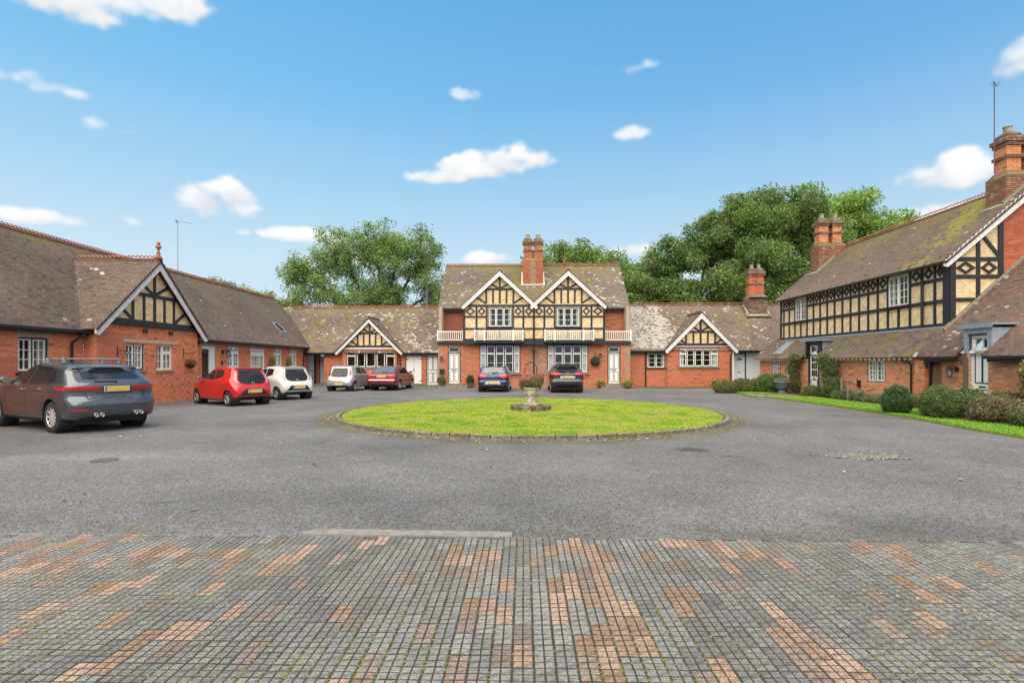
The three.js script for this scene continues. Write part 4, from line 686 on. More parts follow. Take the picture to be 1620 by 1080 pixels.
// ---------- timbered house along the right
{
  const g = thing('timbered_house', 'long half timbered two storey house with lean-to roof and tall brick chimneys along the right', 'building');
  const bricks = new Bricks(g, 51, brickTone([.68, .28, .135], .3, .12));
  const F = new Face(g, 14.3, 0, -Math.PI / 2), FU = new Face(g, 15.14, 0, -Math.PI / 2), FE = new Face(g, 15.14, -18.95, 0);
  const holes = [[-22.06, -21.0, .85, 1.76], [-30.4, -29.4, .86, 1.74], [-28.85, -28.0, .86, 1.74], [-26.6, -25.6, 0, 2], [-17.12, -16.42, 0, 2]];
  let lone = 0;
  brickWall(F, bricks, -32.0, -6, 0, 1.95, holes, { mortar: M.mortarPale, single: (a, h) => a > -18.9 && a < -14.4 && h > .8 && lone++ < 290 });
  brickWall(new Face(g, 14.3, -32.0, Math.PI), bricks, -1.0, 0, 0, 2.3, [], { mortar: M.mortarPale });
  windowPart(F, ...holes[0], { sashes: [[1, 2, 4], [1, 2, 4]], surround: .035, post: .03, curtain: .3, sill: '' , o: -.04 });
  for (const q of [holes[1], holes[2]]) windowPart(F, ...q, { sashes: [[1, 2, 3], [1, 2, 3]], surround: .03, post: .03, curtain: .15, sill: '', o: -.04 });
  doorPart(F, -26.6, -25.6, .1, 1.98, { panels: [[.12, .88, .06, .36]], glazed: [[.16, .36, .46, .62], [.4, .6, .46, .62], [.64, .84, .46, .62], [.16, .36, .65, .81], [.4, .6, .65, .81], [.64, .84, .65, .81], [.16, .36, .84, .96], [.4, .6, .84, .96], [.64, .84, .84, .96]], letter: .4, fan: .5, frame: .14, o: -.06 });
  doorPart(F, -17.12, -16.42, .08, 2.02, { panels: [[.07, .48, .06, .36], [.53, .93, .06, .36], [.07, .48, .47, .97], [.53, .93, .47, .97]], fan: .42, fanCols: 2, frame: .05, frameMat: M.white, letter: .41, o: -.16 });
  // dormer heads over the doors
  F.mesh('oak_post', B(.13, 1.95, .16, 0, .97, 0), M.wood, -17.2, 0, -.02);
  F.mesh('dormer_front', plate([[-.5, -.75], [-.5, .16], [.5, .16], [.5, -.75], [.36, -.75], [.36, 0], [-.36, 0], [-.36, -.75]], .06), M.lead, -16.77, 2.56, -.02);
  for (const s of [-1, 1]) add(g, 'dormer_cheek', plate([[0, 1.85], [0, 2.72], [.95, 2.72]], .04), M.lead, [14.28, 0, -16.77 + s * .5 - .02]);
  { const scal = [[-.62, 0], [-.62, .07], [.62, .07], [.62, 0]]; for (let i = 0; i < 18; i++) { const x = .62 - i * 1.24 / 18; scal.push([x - .034, -.035], [x - 1.24 / 18, 0]); }
    F.mesh('dormer_roof', merge([plate(scal, .03), B(1.24, .05, 1.5, 0, .09, -.72)]), M.lead, -16.77, 2.74, .1); }
  F.mesh('dormer_front', merge([B(.16, .8, .1, -.58, -.3, 0), B(.16, .8, .1, .58, -.3, 0), B(1.32, .12, .1, 0, .12, 0)]), M.blackPaint, -26.1, 2.55, 0);
  for (const s of [-1, 1]) add(g, 'dormer_cheek', plate([[0, 1.85], [0, 2.66], [.9, 2.66]], .04), M.lead, [14.26, 0, -26.1 + s * .62 - .02]);
  F.mesh('dormer_roof', B(1.6, .07, 1.3, 0, 0, -.5), M.lead, -26.1, 2.72, .1);
  // upper floor: pebbledash with a timber grid, 0.62 m bays
  const k = (i) => -(18.95 + .62 * i), wins = [[k(17) + .06, k(15) - .06, 3.92, 5.12], [k(5) + .06, k(3) - .06, 3.92, 5.12]];
  FU.mesh('pebbledash_panel', plate(rect(-31.1, -18.95, 2.85, 5.36), .14, wins.map((q) => rect(...q))), M.dash, 0, 0, -.14);
  windowPart(FU, ...wins[0], { sashes: [[1, 2, 4], [1, 2, 4]], post: .03, o: 0, sill: 'black', curtain: .12 }); windowPart(FU, ...wins[1], { sashes: [[1, 2, 4], [1, 2, 4]], post: .03, o: 0, sill: 'black', curtain: .2 });
  FU.beam(-31.12, 5.27, -18.97, 5.27, .16, .05, .001); FU.beam(-31.12, 3.0, -18.97, 3.0, .12, .06, .001, M.timber);
  const cut = [[-31.12, k(17)], [k(15), k(5)], [k(3), -18.97]]; for (const [a, b] of cut) FU.beam(a, 4.66, b, 4.66, .12, .044, .0005); FU.beam(-31.12, 3.86, -18.97, 3.86, .13, .048, .0012);
  for (let i = 0; i < 20; i++) { const w = i === 0 ? .22 : .11; if (i === 4 || i === 16) { FU.beam(k(i), 3.05, k(i), 3.8, w, .036); continue; } FU.beam(k(i) - (i ? 0 : .11), 3.05, k(i) - (i ? 0 : .11), 5.2, w, i ? .036 : .052); if (i < 19 && i !== 3 && i !== 15 && i !== 4 && i !== 16) diamond(FU, k(i + 1) + .075, k(i) - (i ? .075 : .23), 4.74, 5.18); }
  FU.beam(-31.05, 3.05, -31.05, 5.2, .14, .05);
  FU.mesh('lead_apron', B(12.3, .14, .06, 0, 0, 0), M.lead, -25.05, 2.88, .06);
  // gable end towards the street: timber to the left, brick to the right
  FE.mesh('pebbledash_panel', plate([[0, 2.8], [1.82, 4.5], [1.82, 7.0], [0, 5.42]], .16), M.dash, 0, 0, -.16);
  const top = (a) => 5.42 + .87 * (a < 3.06 ? a : 6.12 - a);
  FE.mesh('wall', plate([[1.82, 4.2], [6.12, 4.2], [6.12, 5.42], [3.06, 8.08], [1.82, 7.0]], .2), M.mortar, 0, 0, -.208);
  bricks.wall(FE, 4.2, 8.0, (h) => [[Math.max(1.88, (h - 5.42) / .87), Math.min(6.12, 6.12 - (h - 5.42) / .87)]], { tint: (r) => { const q = .75 + .5 * r(); return rgb(.46 * q, .115 * q, .055 * q); } });
  FE.beam(.1, 2.9, .1, 5.5, .2, .055); FE.beam(1.78, 4.45, 1.78, 6.9, .17, .05); FE.beam(1.0, 3.7, 1.0, 6.22, .13, .04);
  FE.beam(.2, 5.32, 1.7, 5.32, .13, .045, .001); FE.beam(.2, 4.7, 1.7, 4.7, .13, .045, .001); FE.beam(.2, 3.88, 1.15, 3.88, .13, .045, .001); FE.beam(.05, 2.94, 1.8, 4.55, .14, .052, .002); FE.beam(1.12, 6.2, 1.72, 5.42, .12, .038);
  diamond(FE, .22, .92, 4.78, 5.24); diamond(FE, 1.08, 1.68, 4.78, 5.24);
  bargeboards(FE, 3.06, 5.2, 8.18, 3.42, .2, .27);
  // stepped flashing where the low roof meets the gable end
  for (let i = 0; i < 26; i++) { const a = -.1 + i * .17; FE.mesh('flashing', cubeGeo, M.leadPale, a, 2.98 + a * .918, .03 + .002 * (i % 2), Math.atan(.918)).scale.set(.235, .15, .05); }
  // roofs
  const upper = roofColor({ base: [.16, .12, .094], red: .05, lichen: 0, moss: .3, mossAt: (a, s, S) => .2 * smooth(1.2, 3.6, s) + .24 * smooth(1.5, 0, Math.abs(a - 1.9 - (s - 2) * .2)), bright: (a, s) => smooth(1.4, .2, Math.abs(a - 1.9 - (s - 2) * .2)), seed: 7, vary: .45 });
  const low = roofColor({ base: [.15, .115, .09], red: .08, lichen: .02, moss: .33, mossAt: (a) => .12 * smooth(.5, 4, a), seed: 8, vary: .6 });
  const nearLow = roofColor({ base: [.145, .1, .08], red: .13, lichen: .03, moss: .1, seed: 18, vary: .6 });
  const dx = 1.16, lo = (x) => .918 * x;
  const notDoor = (z0) => (a, s) => !(Math.abs(a - (z0 - 16.77)) < .52 && s < 1.25), notDoor2 = (a, s) => !(Math.abs(a - (26.1 - 18.95)) < .66 && s < 1.3);
  const roof = roofPart(g, [
    slope(14.85, 5.21, -18.68, 0, -1, 12.7, 3.35, 2.92, 0, { color: upper }),
    slope(14.0, 1.86, -6, 0, -1, 12.95, 5.2, lo(5.2), 0, { color: nearLow, inside: (a, s) => !(Math.abs(a - 10.77) < .52 && s < 1.25) }),
    slope(14.0, 1.86, -18.95, 0, -1, 13.2, 1.2, lo(1.2), 0, { color: low, inside: notDoor2 }),
  ], upper, 500, [slabDeck(V3(21.55, 5.21, -18.68), V3(0, 0, -1), 12.7, V3(-.7538, .6571, 0), 4.44)]);
  // the deck of the low roof would cross the doors: cut by building it in pieces
  roof.geometry.dispose(); roof.geometry = merge([slabDeck(V3(14.85, 5.21, -18.68), V3(0, 0, -1), 12.7, V3(.7538, .6571, 0), 4.44), slabDeck(V3(21.55, 5.21, -18.68), V3(0, 0, -1), 12.7, V3(-.7538, .6571, 0), 4.44),
    ...[[-6, 10.25], [-17.3, 1.65], [-18.95, 6.49], [-26.76, 5.39]].map(([z, l], i) => slabDeck(V3(14.0, 1.86, z), V3(0, 0, -1), l, V3(.7366, .6763, 0), i < 2 ? 7.06 : 1.63)), slabDeck(V3(15.0, 2.778, -16.2), V3(0, 0, -1), 1.15, V3(.7366, .6763, 0), 5.7)]);
  ridgeLine(roof, 18.2, 8.17, -20.2, 18.2, -31.3, 45);
  { const n = V3(-.6763, .7366, 0), sk = add(roof, 'skylight', merge([B(.09, .06, 1.1, -.42, 0, 0), B(.09, .06, 1.1, .42, 0, 0), B(.75, .06, .09, 0, 0, -.5), B(.75, .06, .09, 0, 0, .5)]), M.leadPale, [14.56, 2.46, -29.6]); sk.quaternion.setFromRotationMatrix(new THREE.Matrix4().makeBasis(V3(0, 0, 1), n, V3(-.7366, -.6763, 0))); add(sk, 'pane', B(.75, .03, .92), M.lead); }
  // rafter feet under the low eaves
  for (let i = 0; i < 44; i++) { const z = -19.3 - i * .28; if (Math.abs(z + 26.1) < .8) continue; add(roof, 'rafter_foot', cubeGeo, M.cream, [14.12, 1.84, z], [0, 0, .74]).scale.set(.26, .07, .05); }
  gutter(F, -18.7, -17.3, 1.80, .3); gutter(F, -16.2, -6, 1.80, .3); FU.mesh('gutter', B(12.7, .08, .09), M.pipe, -25.0, 5.18, .33); F.mesh('downpipe', tube([[-.3, 1.75, .2], [0, 1.6, .04], [0, .8, .04], [0, 0, .04]], .035, 6, 24), M.pipe, -19.55, 0, .02);
  FU.mesh('downpipe', tube([[.0, 5.1, .3], [.0, 4.95, .25], [0, 4.75, .1], [0, 4, .1], [0, 3.0, .1]], .045, 8, 30), M.pipe, k(2) + .12, 0, .0);
  F.mesh('rain_hopper', merge([B(.24, .24, .16, 0, 1.62, .08), B(.07, 1.55, .07, 0, .78, .06)]), M.pipe, -18.62, 0, 0);
  stack(g, bricks, 14.24, -19.0, .2, .42, 0, 1.72); F.mesh('meter_box', B(.12, .3, .1), M.blackPaint, -22.55, .75, .05);
  { const lat = []; for (let i = -6; i < 10; i++) for (const s of [-1, 1]) { const c = i * .11; const pts = []; for (const t of [0, 1]) pts.push(c + s * t * .55); lat.push(B(1.15, .014, .01, .3, .5 + c * .9, s > 0 ? .012 : .022, s * .9)); } F.mesh('trellis', merge(lat.map((q) => q)), M.wood, -18.5, .42, .03).scale.set(.5, .95, 1); }
  // chimneys
  const grey = (r) => { const q = .75 + .5 * r(); return r() < .25 ? rgb(.30 * q, .2 * q, .13 * q) : rgb(.27 * q, .12 * q, .07 * q); };
  stack(g, bricks, 18.15, -19.5, 1.8, .84, 6.6, 8.35, grey); for (const x of [17.68, 18.46]) { add(g, 'chimney_shoulder', new THREE.CylinderGeometry(.4, .62, .22, 4).rotateY(Math.PI / 4), M.dirtStone, [x, 8.45, -19.5]); shaft(g, bricks, x, -19.5, .5, 8.4, 9.92); }
  stack(g, bricks, 17.35, -30.2, 1.5, .8, 6.6, 8.25, grey); for (const x of [16.98, 17.72]) { add(g, 'chimney_shoulder', new THREE.CylinderGeometry(.42, .56, .16, 4).rotateY(Math.PI / 4), M.dirtStone, [x, 8.32, -30.2]); shaft(g, bricks, x, -30.2, .5, 8.35, 9.75); }
  for (const [cx, cz, w, dp] of [[18.15, -19.5, 1.75, .78], [17.35, -30.2, 1.5, .8]]) { const x0 = cx - w / 2; for (let i = 0; i < 9; i++) { const x = x0 - .05 + i * .11; if (x > 18.25) break; add(roof, 'flashing', cubeGeo, M.leadPale, [x, 5.21 + (x - 14.85) * .87 + .12, cz + dp / 2 + .02], [0, 0, .716]).scale.set(.16, .14, .05); } add(roof, 'flashing', cubeGeo, M.leadPale, [x0 - .06, 5.21 + (x0 - .06 - 14.85) * .87 + .06, cz], [0, 0, .716]).scale.set(.28, .05, dp + .2); }
  bricks.flush();
}
// ---------- trees and shrubs
const leafGeo = (seed, n, size, spread) => { const r = rng(seed), pos = [], nor = []; for (let i = 0; i < n; i++) { const c = V3((r() - .5), (r() - .5), (r() - .5)).multiplyScalar(spread * 2), q = new THREE.Quaternion().setFromEuler(new THREE.Euler((r() - .5) * 2.2, r() * 6.28, (r() - .5) * 2.2)), l = size * (.7 + .6 * r()), w = l * .5; const p = [[-l / 2, 0, 0], [0, -.12 * l, w / 2], [l / 2, 0, 0], [0, -.12 * l, -w / 2]].map((v) => V3(...v).applyQuaternion(q).add(c)); for (const k of [0, 1, 2, 0, 2, 3]) { pos.push(p[k].x, p[k].y, p[k].z); } } const g = new THREE.BufferGeometry(); g.setAttribute('position', new THREE.Float32BufferAttribute(pos, 3)); g.computeVertexNormals(); return g; };
const leafMat = phys(0xffffff, .62, { side: THREE.DoubleSide, transmission: .35, thickness: 0 });
const sprigs = [leafGeo(1, 13, .22, .30), leafGeo(2, 13, .20, .34), leafGeo(3, 11, .24, .28)], smallSprigs = [leafGeo(4, 12, .05, .06), leafGeo(5, 12, .045, .07)];
function limb(pts, r0, r1, seg = 7) { const c = new THREE.CatmullRomCurve3(pts), n = pts.length * 4, g = new THREE.TubeGeometry(c, n, 1, seg), p = g.attributes.position; for (let i = 0; i <= n; i++) { const o = c.getPointAt(i / n), rr = lerp(r0, r1, Math.pow(i / n, .8)); for (let j = 0; j <= seg; j++) { const k = i * (seg + 1) + j; p.setXYZ(k, o.x + (p.getX(k) - o.x) * rr, o.y + (p.getY(k) - o.y) * rr, o.z + (p.getZ(k) - o.z) * rr); } } g.computeVertexNormals(); return g; }
// lobes: [x, y, z, rx, ry] relative to the trunk foot; leaves sit on the shells of many small clumps inside the lobes
function tree(name, label, x, z, { lobes, trunk = .35, fork = 3, clumps = 150, per = 46, clump = 1.0, tone = [.055, .10, .028], seed = 1, group, airy = 0, height = 1, bare = .5 }) {
  const t = thing(name, label, 'tree', [x, 0, z], 0, group), r = rng(seed), centres = [], total = lobes.reduce((s, l) => s + l[3] * l[3] * l[4], 0);
  for (const [lx, ly, lz, rx, ry] of lobes) { const n = Math.max(3, Math.round(clumps * rx * rx * ry / total)); for (let i = 0; i < n; i++) { const u = r() * 2 - 1, a = r() * 6.283, d = Math.pow(r(), .42), q = Math.sqrt(1 - u * u); const jig = .85 + .3 * noise(i * 3.1, seed); centres.push(V3(lx + Math.cos(a) * q * rx * d * jig, ly + u * ry * d * jig, lz + Math.sin(a) * q * rx * d * jig)); } }
  // wood: trunk, limbs to the lobes, boughs to the clumps
  const lean = V3((r() - .5) * .8, fork, (r() - .5) * .6), wood = [limb([V3(0, -.1, 0), V3(lean.x * .4, fork * .5, lean.z * .4), lean], trunk, trunk * .75, 9)];
  const limbs = lobes.map(([lx, ly, lz, rx, ry]) => { const e = V3(lx, ly, lz), m = lean.clone().lerp(e, .5); m.y += ry * .1; m.x += (r() - .5) * .8; m.z += (r() - .5) * .8; wood.push(limb([lean, m, e], trunk * .55, trunk * .16)); return [m, e]; });
  for (const c of centres) { if (r() > bare) continue; let best = limbs[0]; for (const l of limbs) if (l[1].distanceTo(c) < best[1].distanceTo(c)) best = l; const s = best[0].clone().lerp(best[1], .3 + .7 * r()), m = s.clone().lerp(c, .5); m.y += .3 * r(); wood.push(limb([s, m, c], trunk * .11, trunk * .03, 5)); }
  add(t, 'trunk', merge(wood.map((w) => { w.deleteAttribute('uv'); w.setAttribute('uv', new THREE.Float32BufferAttribute(new Float32Array(w.attributes.position.count * 2), 2)); return w; })), M.bark);
  const mats = sprigs.map(() => []), cols = sprigs.map(() => []);
  for (const c of centres) {
    const cr = clump * (.6 + .8 * r()), hue = .82 + .36 * r(), n = Math.round(per * cr * cr * (1 - airy * r()));
    for (let i = 0; i < n; i++) { const u = r() * 2 - 1, a = r() * 6.283, d = cr * (.55 + .5 * r()), q = Math.sqrt(1 - u * u), k = Math.floor(r() * sprigs.length); const p = V3(c.x + Math.cos(a) * q * d, c.y + u * d * .72, c.z + Math.sin(a) * q * d), s = .8 + .5 * r(); mats[k].push(new THREE.Matrix4().compose(p, new THREE.Quaternion().setFromEuler(new THREE.Euler((r() - .5) * .9, r() * 6.28, (r() - .5) * .9)), V3(s, s, s))); const b = hue * (.78 + .44 * r()), y = r() < .12 ? 1.35 : 1; cols[k].push(rgb(tone[0] * b * y, tone[1] * b * (y > 1 ? 1.12 : 1), tone[2] * b)); }
  }
  sprigs.forEach((g, k) => { const im = new THREE.InstancedMesh(g, leafMat, mats[k].length); im.name = 'crown'; im.userData.kind = 'stuff'; mats[k].forEach((m, i) => { im.setMatrixAt(i, m); im.setColorAt(i, cols[k][i]); }); im.castShadow = im.receiveShadow = true; t.add(im); });
  return t;
}
const beyond = 'trees behind the buildings';
tree('ash_tree', 'large airy ash tree with visible branches behind the left cottage', -17.6, -60, { seed: 3, trunk: .5, fork: 4.5, clumps: 300, per: 30, clump: .95, airy: .7, tone: [0.240, 0.365, 0.088], bare: .9, group: beyond, lobes: [[-6.5, 11.0, 1, 3.2, 2.8], [-3.4, 14.2, 0, 3.1, 2.9], [.4, 15.4, -1, 3.0, 2.6], [3.2, 13.8, 0, 2.8, 3.0], [6.3, 13.6, 1, 2.7, 2.7], [7.4, 10.0, 0, 2.4, 2.6], [-8.0, 7.8, 0, 1.8, 1.9], [1.5, 9.6, -1.5, 3.4, 2.6], [-2.6, 8.8, 1, 2.8, 2.4]] });
tree('understorey_tree', 'lower dark tree filling in below the ash behind the left cottage', -13.0, -64, { seed: 5, trunk: .3, fork: 2.5, clumps: 130, per: 40, clump: 1.1, tone: [0.166, 0.263, 0.059], group: beyond, lobes: [[-5, 6, 0, 3.4, 3.2], [0, 6.8, 0, 3.4, 3.4], [5, 6.4, 0, 3.2, 3.2]] });
tree('understorey_tree', 'lower dark tree standing between the ash and the double house', -6.2, -58, { seed: 6, trunk: .25, fork: 2, clumps: 80, per: 42, clump: 1, tone: [0.166, 0.257, 0.059], group: beyond, lobes: [[-1.6, 5.6, 0, 2.2, 2.8], [1.4, 6.6, 0, 2.2, 2.6], [-.4, 8.4, 0, 1.7, 1.7]] });
tree('oak_tree', 'mid green oak showing above the roof right of the double house chimney', 5.6, -56, { seed: 8, trunk: .45, fork: 4, clumps: 190, per: 40, clump: 1.05, tone: [0.221, 0.336, 0.075], group: beyond, lobes: [[-3.6, 10.6, 0, 2.3, 2.7], [-.4, 12.2, 0, 2.5, 2.6], [2.6, 11.4, 0, 2.4, 2.4], [5.2, 9.6, 0, 2.3, 2.4], [.8, 8.6, 0, 3, 2.5], [7.2, 7.6, 0, 1.9, 2.4]] });
tree('oak_tree', 'broad dark oak behind the right cottage, left of the two largest', 17.5, -52, { seed: 11, trunk: .5, fork: 3.5, clumps: 260, per: 46, clump: 1.05, tone: [0.180, 0.286, 0.063], group: beyond, lobes: [[-5.5, 8.0, 0, 2.7, 3.0], [-2.6, 11.0, 0, 2.9, 3.0], [.8, 13.2, -1, 3.1, 2.8], [4.2, 13.8, 0, 2.9, 2.8], [-1, 7.2, 0, 3.2, 2.8], [3.6, 8.6, 1, 3.4, 3.2], [-4, 4.6, 1, 2.8, 2.6], [1, 3.8, 1, 3, 2.4]] });
tree('oak_tree', 'tall mid green oak filling the gap before the far chimney of the timbered house', 24.0, -51, { seed: 12, trunk: .5, fork: 3.5, clumps: 270, per: 46, clump: 1.05, tone: [0.201, 0.315, 0.069], group: beyond, lobes: [[-2.6, 15.0, 0, 3.0, 2.6], [1.4, 16.0, 0, 3.1, 2.8], [4.2, 13.8, 0, 2.9, 3.0], [-1.4, 11.0, 1, 3.2, 3.2], [2.8, 9.6, 1, 3.4, 3.4], [-3.2, 7.0, 1, 3, 3], [.6, 5.2, 1, 3, 3]] });
tree('lime_tree', 'bright light green tree rising behind the ridge of the timbered house', 33.5, -54, { seed: 14, trunk: .45, fork: 4, clumps: 210, per: 40, clump: 1.05, tone: [0.295, 0.452, 0.079], airy: .3, group: beyond, lobes: [[-4.0, 15.4, 0, 2.7, 2.6], [-.6, 17.0, 0, 2.9, 2.6], [2.6, 14.6, 0, 2.6, 2.5], [-2, 11.6, 0, 3.0, 3.0], [2, 10.4, 0, 3, 3], [5.4, 12.4, 0, 1.7, 1.5]] });
tree('oak_tree', 'small dark oak between the double house and the broad oaks', 10.8, -58, { seed: 17, trunk: .35, fork: 3, clumps: 110, per: 44, clump: 1.0, tone: [0.166, 0.269, 0.059], group: beyond, lobes: [[-1.8, 8.6, 0, 2.2, 2.7], [1.6, 9.6, 0, 2.3, 2.5], [0, 5.5, 0, 3, 2.5]] });
tree('pine_tree', 'small rounded dark tree top showing over the left range ridge', -39.5, -66, { seed: 20, trunk: .3, fork: 7, clumps: 70, per: 44, clump: .85, tone: [0.140, 0.219, 0.059], group: beyond, lobes: [[-.8, 10.9, 0, 1.5, 1.2], [1.1, 10.5, 0, 1.6, 1.2], [0, 9, 0, 2, 1.4]] });
tree('hedge_tree', 'yellowish green tree top over the left range next to the ash', -31.0, -62, { seed: 21, trunk: .3, fork: 4, clumps: 110, per: 42, clump: .95, tone: [0.285, 0.336, 0.079], group: beyond, lobes: [[-2.4, 8.3, 0, 2.2, 1.8], [.6, 8.2, 0, 2.2, 1.6], [3.6, 7.2, 0, 2.2, 1.7], [6.2, 5.6, 0, 2, 1.8]] });

// a shrub: stems and leaf sprigs on a bumpy volume
function shrub(name, label, category, x, z, { blobs, n = 600, tone = [.06, .12, .025], seed = 1, size = 1, y = .04, fill = .75, tones = null, group, stems = 7 }) {
  const t = thing(name, label, category, [x, y, z], 0, group), r = rng(seed), mats = [[], []], cols = [[], []], total = blobs.reduce((s, b) => s + b[3] * b[4] * b[5], 0);
  for (const [bx, by, bz, rx, ry, rz] of blobs) { const k = Math.round(n * rx * ry * rz / total); for (let i = 0; i < k; i++) { const u = r() * 2 - 1, a = r() * 6.283, q = Math.sqrt(1 - u * u), d = fill + (1.02 - fill) * Math.pow(r(), .5), w = .80 + .40 * noise(Math.cos(a) * 4.2 + bx * 5 + seed, u * 4.2 + 3, Math.sin(a) * 4.2 + seed) + (r() < .06 ? .12 * r() : 0); const p = V3(bx + Math.cos(a) * q * rx * d * w, Math.max(.02, by + u * ry * d * w), bz + Math.sin(a) * q * rz * d * w), g = Math.floor(r() * 2), s = size * (.75 + .5 * r()); mats[g].push(new THREE.Matrix4().compose(p, new THREE.Quaternion().setFromEuler(new THREE.Euler(r() * 3, r() * 6.28, r() * 3)), V3(s, s, s))); const c = tones ? tones[Math.floor(r() * tones.length)] : tone, b = .72 + .56 * r(); cols[g].push(rgb(c[0] * b, c[1] * b, c[2] * b)); } }
  const st = []; for (let i = 0; i < stems; i++) { const b = blobs[Math.floor(r() * blobs.length)]; st.push(limb([V3(b[0] * .4 + (r() - .5) * .1, -.02, b[2] * .4), V3(b[0] * .7, b[1] * .5, b[2] * .7), V3(b[0] + (r() - .5) * b[3], b[1] + (r() - .3) * b[4], b[2] + (r() - .5) * b[5])], .016, .005, 5)); }
  add(t, 'stems', merge(st), M.bark);
  smallSprigs.forEach((g, k) => { const im = new THREE.InstancedMesh(g, leafMat, mats[k].length); im.name = 'foliage'; im.userData.kind = 'stuff'; mats[k].forEach((m, i) => { im.setMatrixAt(i, m); im.setColorAt(i, cols[k][i]); }); im.castShadow = im.receiveShadow = true; t.add(im); });
  return t;
}
const box = (x, y, z, rx, ry, rz) => [x, y, z, rx, ry, rz];
shrub('box_bush', 'small dark clipped box bush, leftmost in the hedge before the timbered house', 'bush', 11.75, -16.75, { seed: 1, n: 3200, tone: [0.063, 0.140, 0.026], fill: .86, size: .9, blobs: [box(0, .38, 0, .34, .42, .36), box(.08, .42, -.15, .3, .36, .32)] });
shrub('clipped_hedge', 'larger light green clipped hedge with brown base beside the dark box bush', 'hedge', 12.35, -15.55, { seed: 2, n: 7000, tones: [[0.119, 0.231, 0.030], [0.105, 0.210, 0.026], [0.126, 0.196, 0.036], [0.126, 0.119, 0.054]], fill: .86, size: .95, blobs: [box(-.3, .38, .25, .42, .44, .48), box(.1, .4, -.35, .46, .45, .44), box(.35, .38, .4, .44, .42, .44), box(.6, .36, -.1, .44, .4, .48)] });
shrub('dry_shrub', 'straggly browned shrub next to the clipped hedge before the near white door', 'shrub', 12.75, -14.3, { seed: 3, n: 3600, tones: [[0.224, 0.182, 0.084], [0.280, 0.238, 0.108], [0.126, 0.168, 0.042], [0.140, 0.098, 0.054], [0.336, 0.280, 0.144]], fill: .55, size: 1, stems: 20, blobs: [box(-.2, .32, .1, .55, .36, .5), box(.3, .38, -.2, .5, .42, .5), box(.1, .3, .6, .5, .32, .5)] });
shrub('perennial_clump', 'loose clump of strappy green and brown perennials right of the dry shrub', 'plant', 12.95, -13.2, { seed: 4, n: 2200, tones: [[0.140, 0.224, 0.036], [0.196, 0.210, 0.060], [0.210, 0.154, 0.072], [0.098, 0.168, 0.036]], fill: .4, size: 1.1, stems: 16, blobs: [box(-.3, .24, .1, .5, .28, .5), box(.2, .3, -.1, .45, .34, .4), box(0, .2, .5, .5, .25, .4)] });
shrub('rose_bush', 'tall open yellow green rose bush against the near brick wall at the right edge', 'bush', 13.35, -13.75, { seed: 5, n: 1500, tones: [[0.266, 0.322, 0.060], [0.196, 0.266, 0.048], [0.364, 0.336, 0.084], [0.308, 0.196, 0.060]], fill: .35, size: 1.35, stems: 16, blobs: [box(-.1, 1.35, .1, .45, .35, .4), box(.2, .9, -.2, .4, .4, .4), box(-.1, .5, .2, .4, .35, .4), box(.3, 1.5, .4, .35, .3, .4)] });
shrub('hebe_shrub', 'low olive brown spreading shrub before the right cottage door', 'shrub', 11.9, -28.6, { seed: 6, n: 3600, tones: [[0.210, 0.224, 0.054], [0.168, 0.189, 0.042], [0.252, 0.210, 0.072], [0.126, 0.182, 0.036]], fill: .7, size: 1.2, blobs: [box(-1.0, .26, .1, .6, .32, .45), box(0, .3, 0, .6, .38, .45), box(.7, .3, 0, .5, .38, .45)] });
shrub('laurel_shrub', 'glossy green rounded shrub between the hebe and the grey planter', 'shrub', 13.1, -28.0, { seed: 7, n: 2200, tones: [[0.112, 0.210, 0.036], [0.168, 0.266, 0.042], [0.084, 0.154, 0.030]], fill: .7, size: 1.5, blobs: [box(-.2, .4, 0, .5, .5, .5), box(.3, .42, .1, .45, .5, .45)] });
shrub('climbing_rose', 'climbing rose trained beside the far door of the timbered house', 'climber', 14.0, -27.35, { seed: 8, n: 420, tones: [[0.182, 0.238, 0.060], [0.126, 0.196, 0.048], [0.238, 0.210, 0.072], [0.084, 0.140, 0.036]], fill: .35, size: 1.4, stems: 12, blobs: [box(0, .5, 0, .2, .5, .3), box(-.05, 1.2, -.1, .2, .5, .3), box(-.05, 1.75, .1, .22, .3, .4)] });
shrub('climbing_rose', 'climbing rose on the brick wall between the far door and the casement', 'climber', 14.0, -24.3, { seed: 9, n: 420, tones: [[0.154, 0.224, 0.060], [0.112, 0.182, 0.042], [0.210, 0.182, 0.060], [0.098, 0.154, 0.048]], fill: .3, size: 1.4, stems: 14, blobs: [box(0, 1.35, 0, .25, .45, .6), box(-.02, .8, 0, .2, .4, .35), box(-.05, 1.75, -.3, .22, .25, .5)] });
shrub('bed_plant', 'mixed low bedding plants along the brick wall under the far climbing roses', 'plant', 13.75, -24.2, { seed: 10, n: 2000, tones: [[0.140, 0.196, 0.048], [0.182, 0.210, 0.060], [0.098, 0.168, 0.036]], fill: .5, size: 1.2, blobs: [box(-.1, .2, -.8, .4, .26, .5), box(0, .42, .6, .35, .48, .35), box(-.1, .18, 1.6, .35, .22, .6)] });
shrub('bed_plant', 'pale low bedding plants under the casement window of the timbered house', 'plant', 13.85, -21.2, { seed: 12, n: 1600, tones: [[0.182, 0.238, 0.072], [0.140, 0.196, 0.060], [0.280, 0.280, 0.156]], fill: .5, size: 1.1, blobs: [box(0, .16, -.9, .3, .2, .6), box(0, .14, .6, .3, .18, .9), box(-.05, .2, 2.0, .3, .25, .5)] });
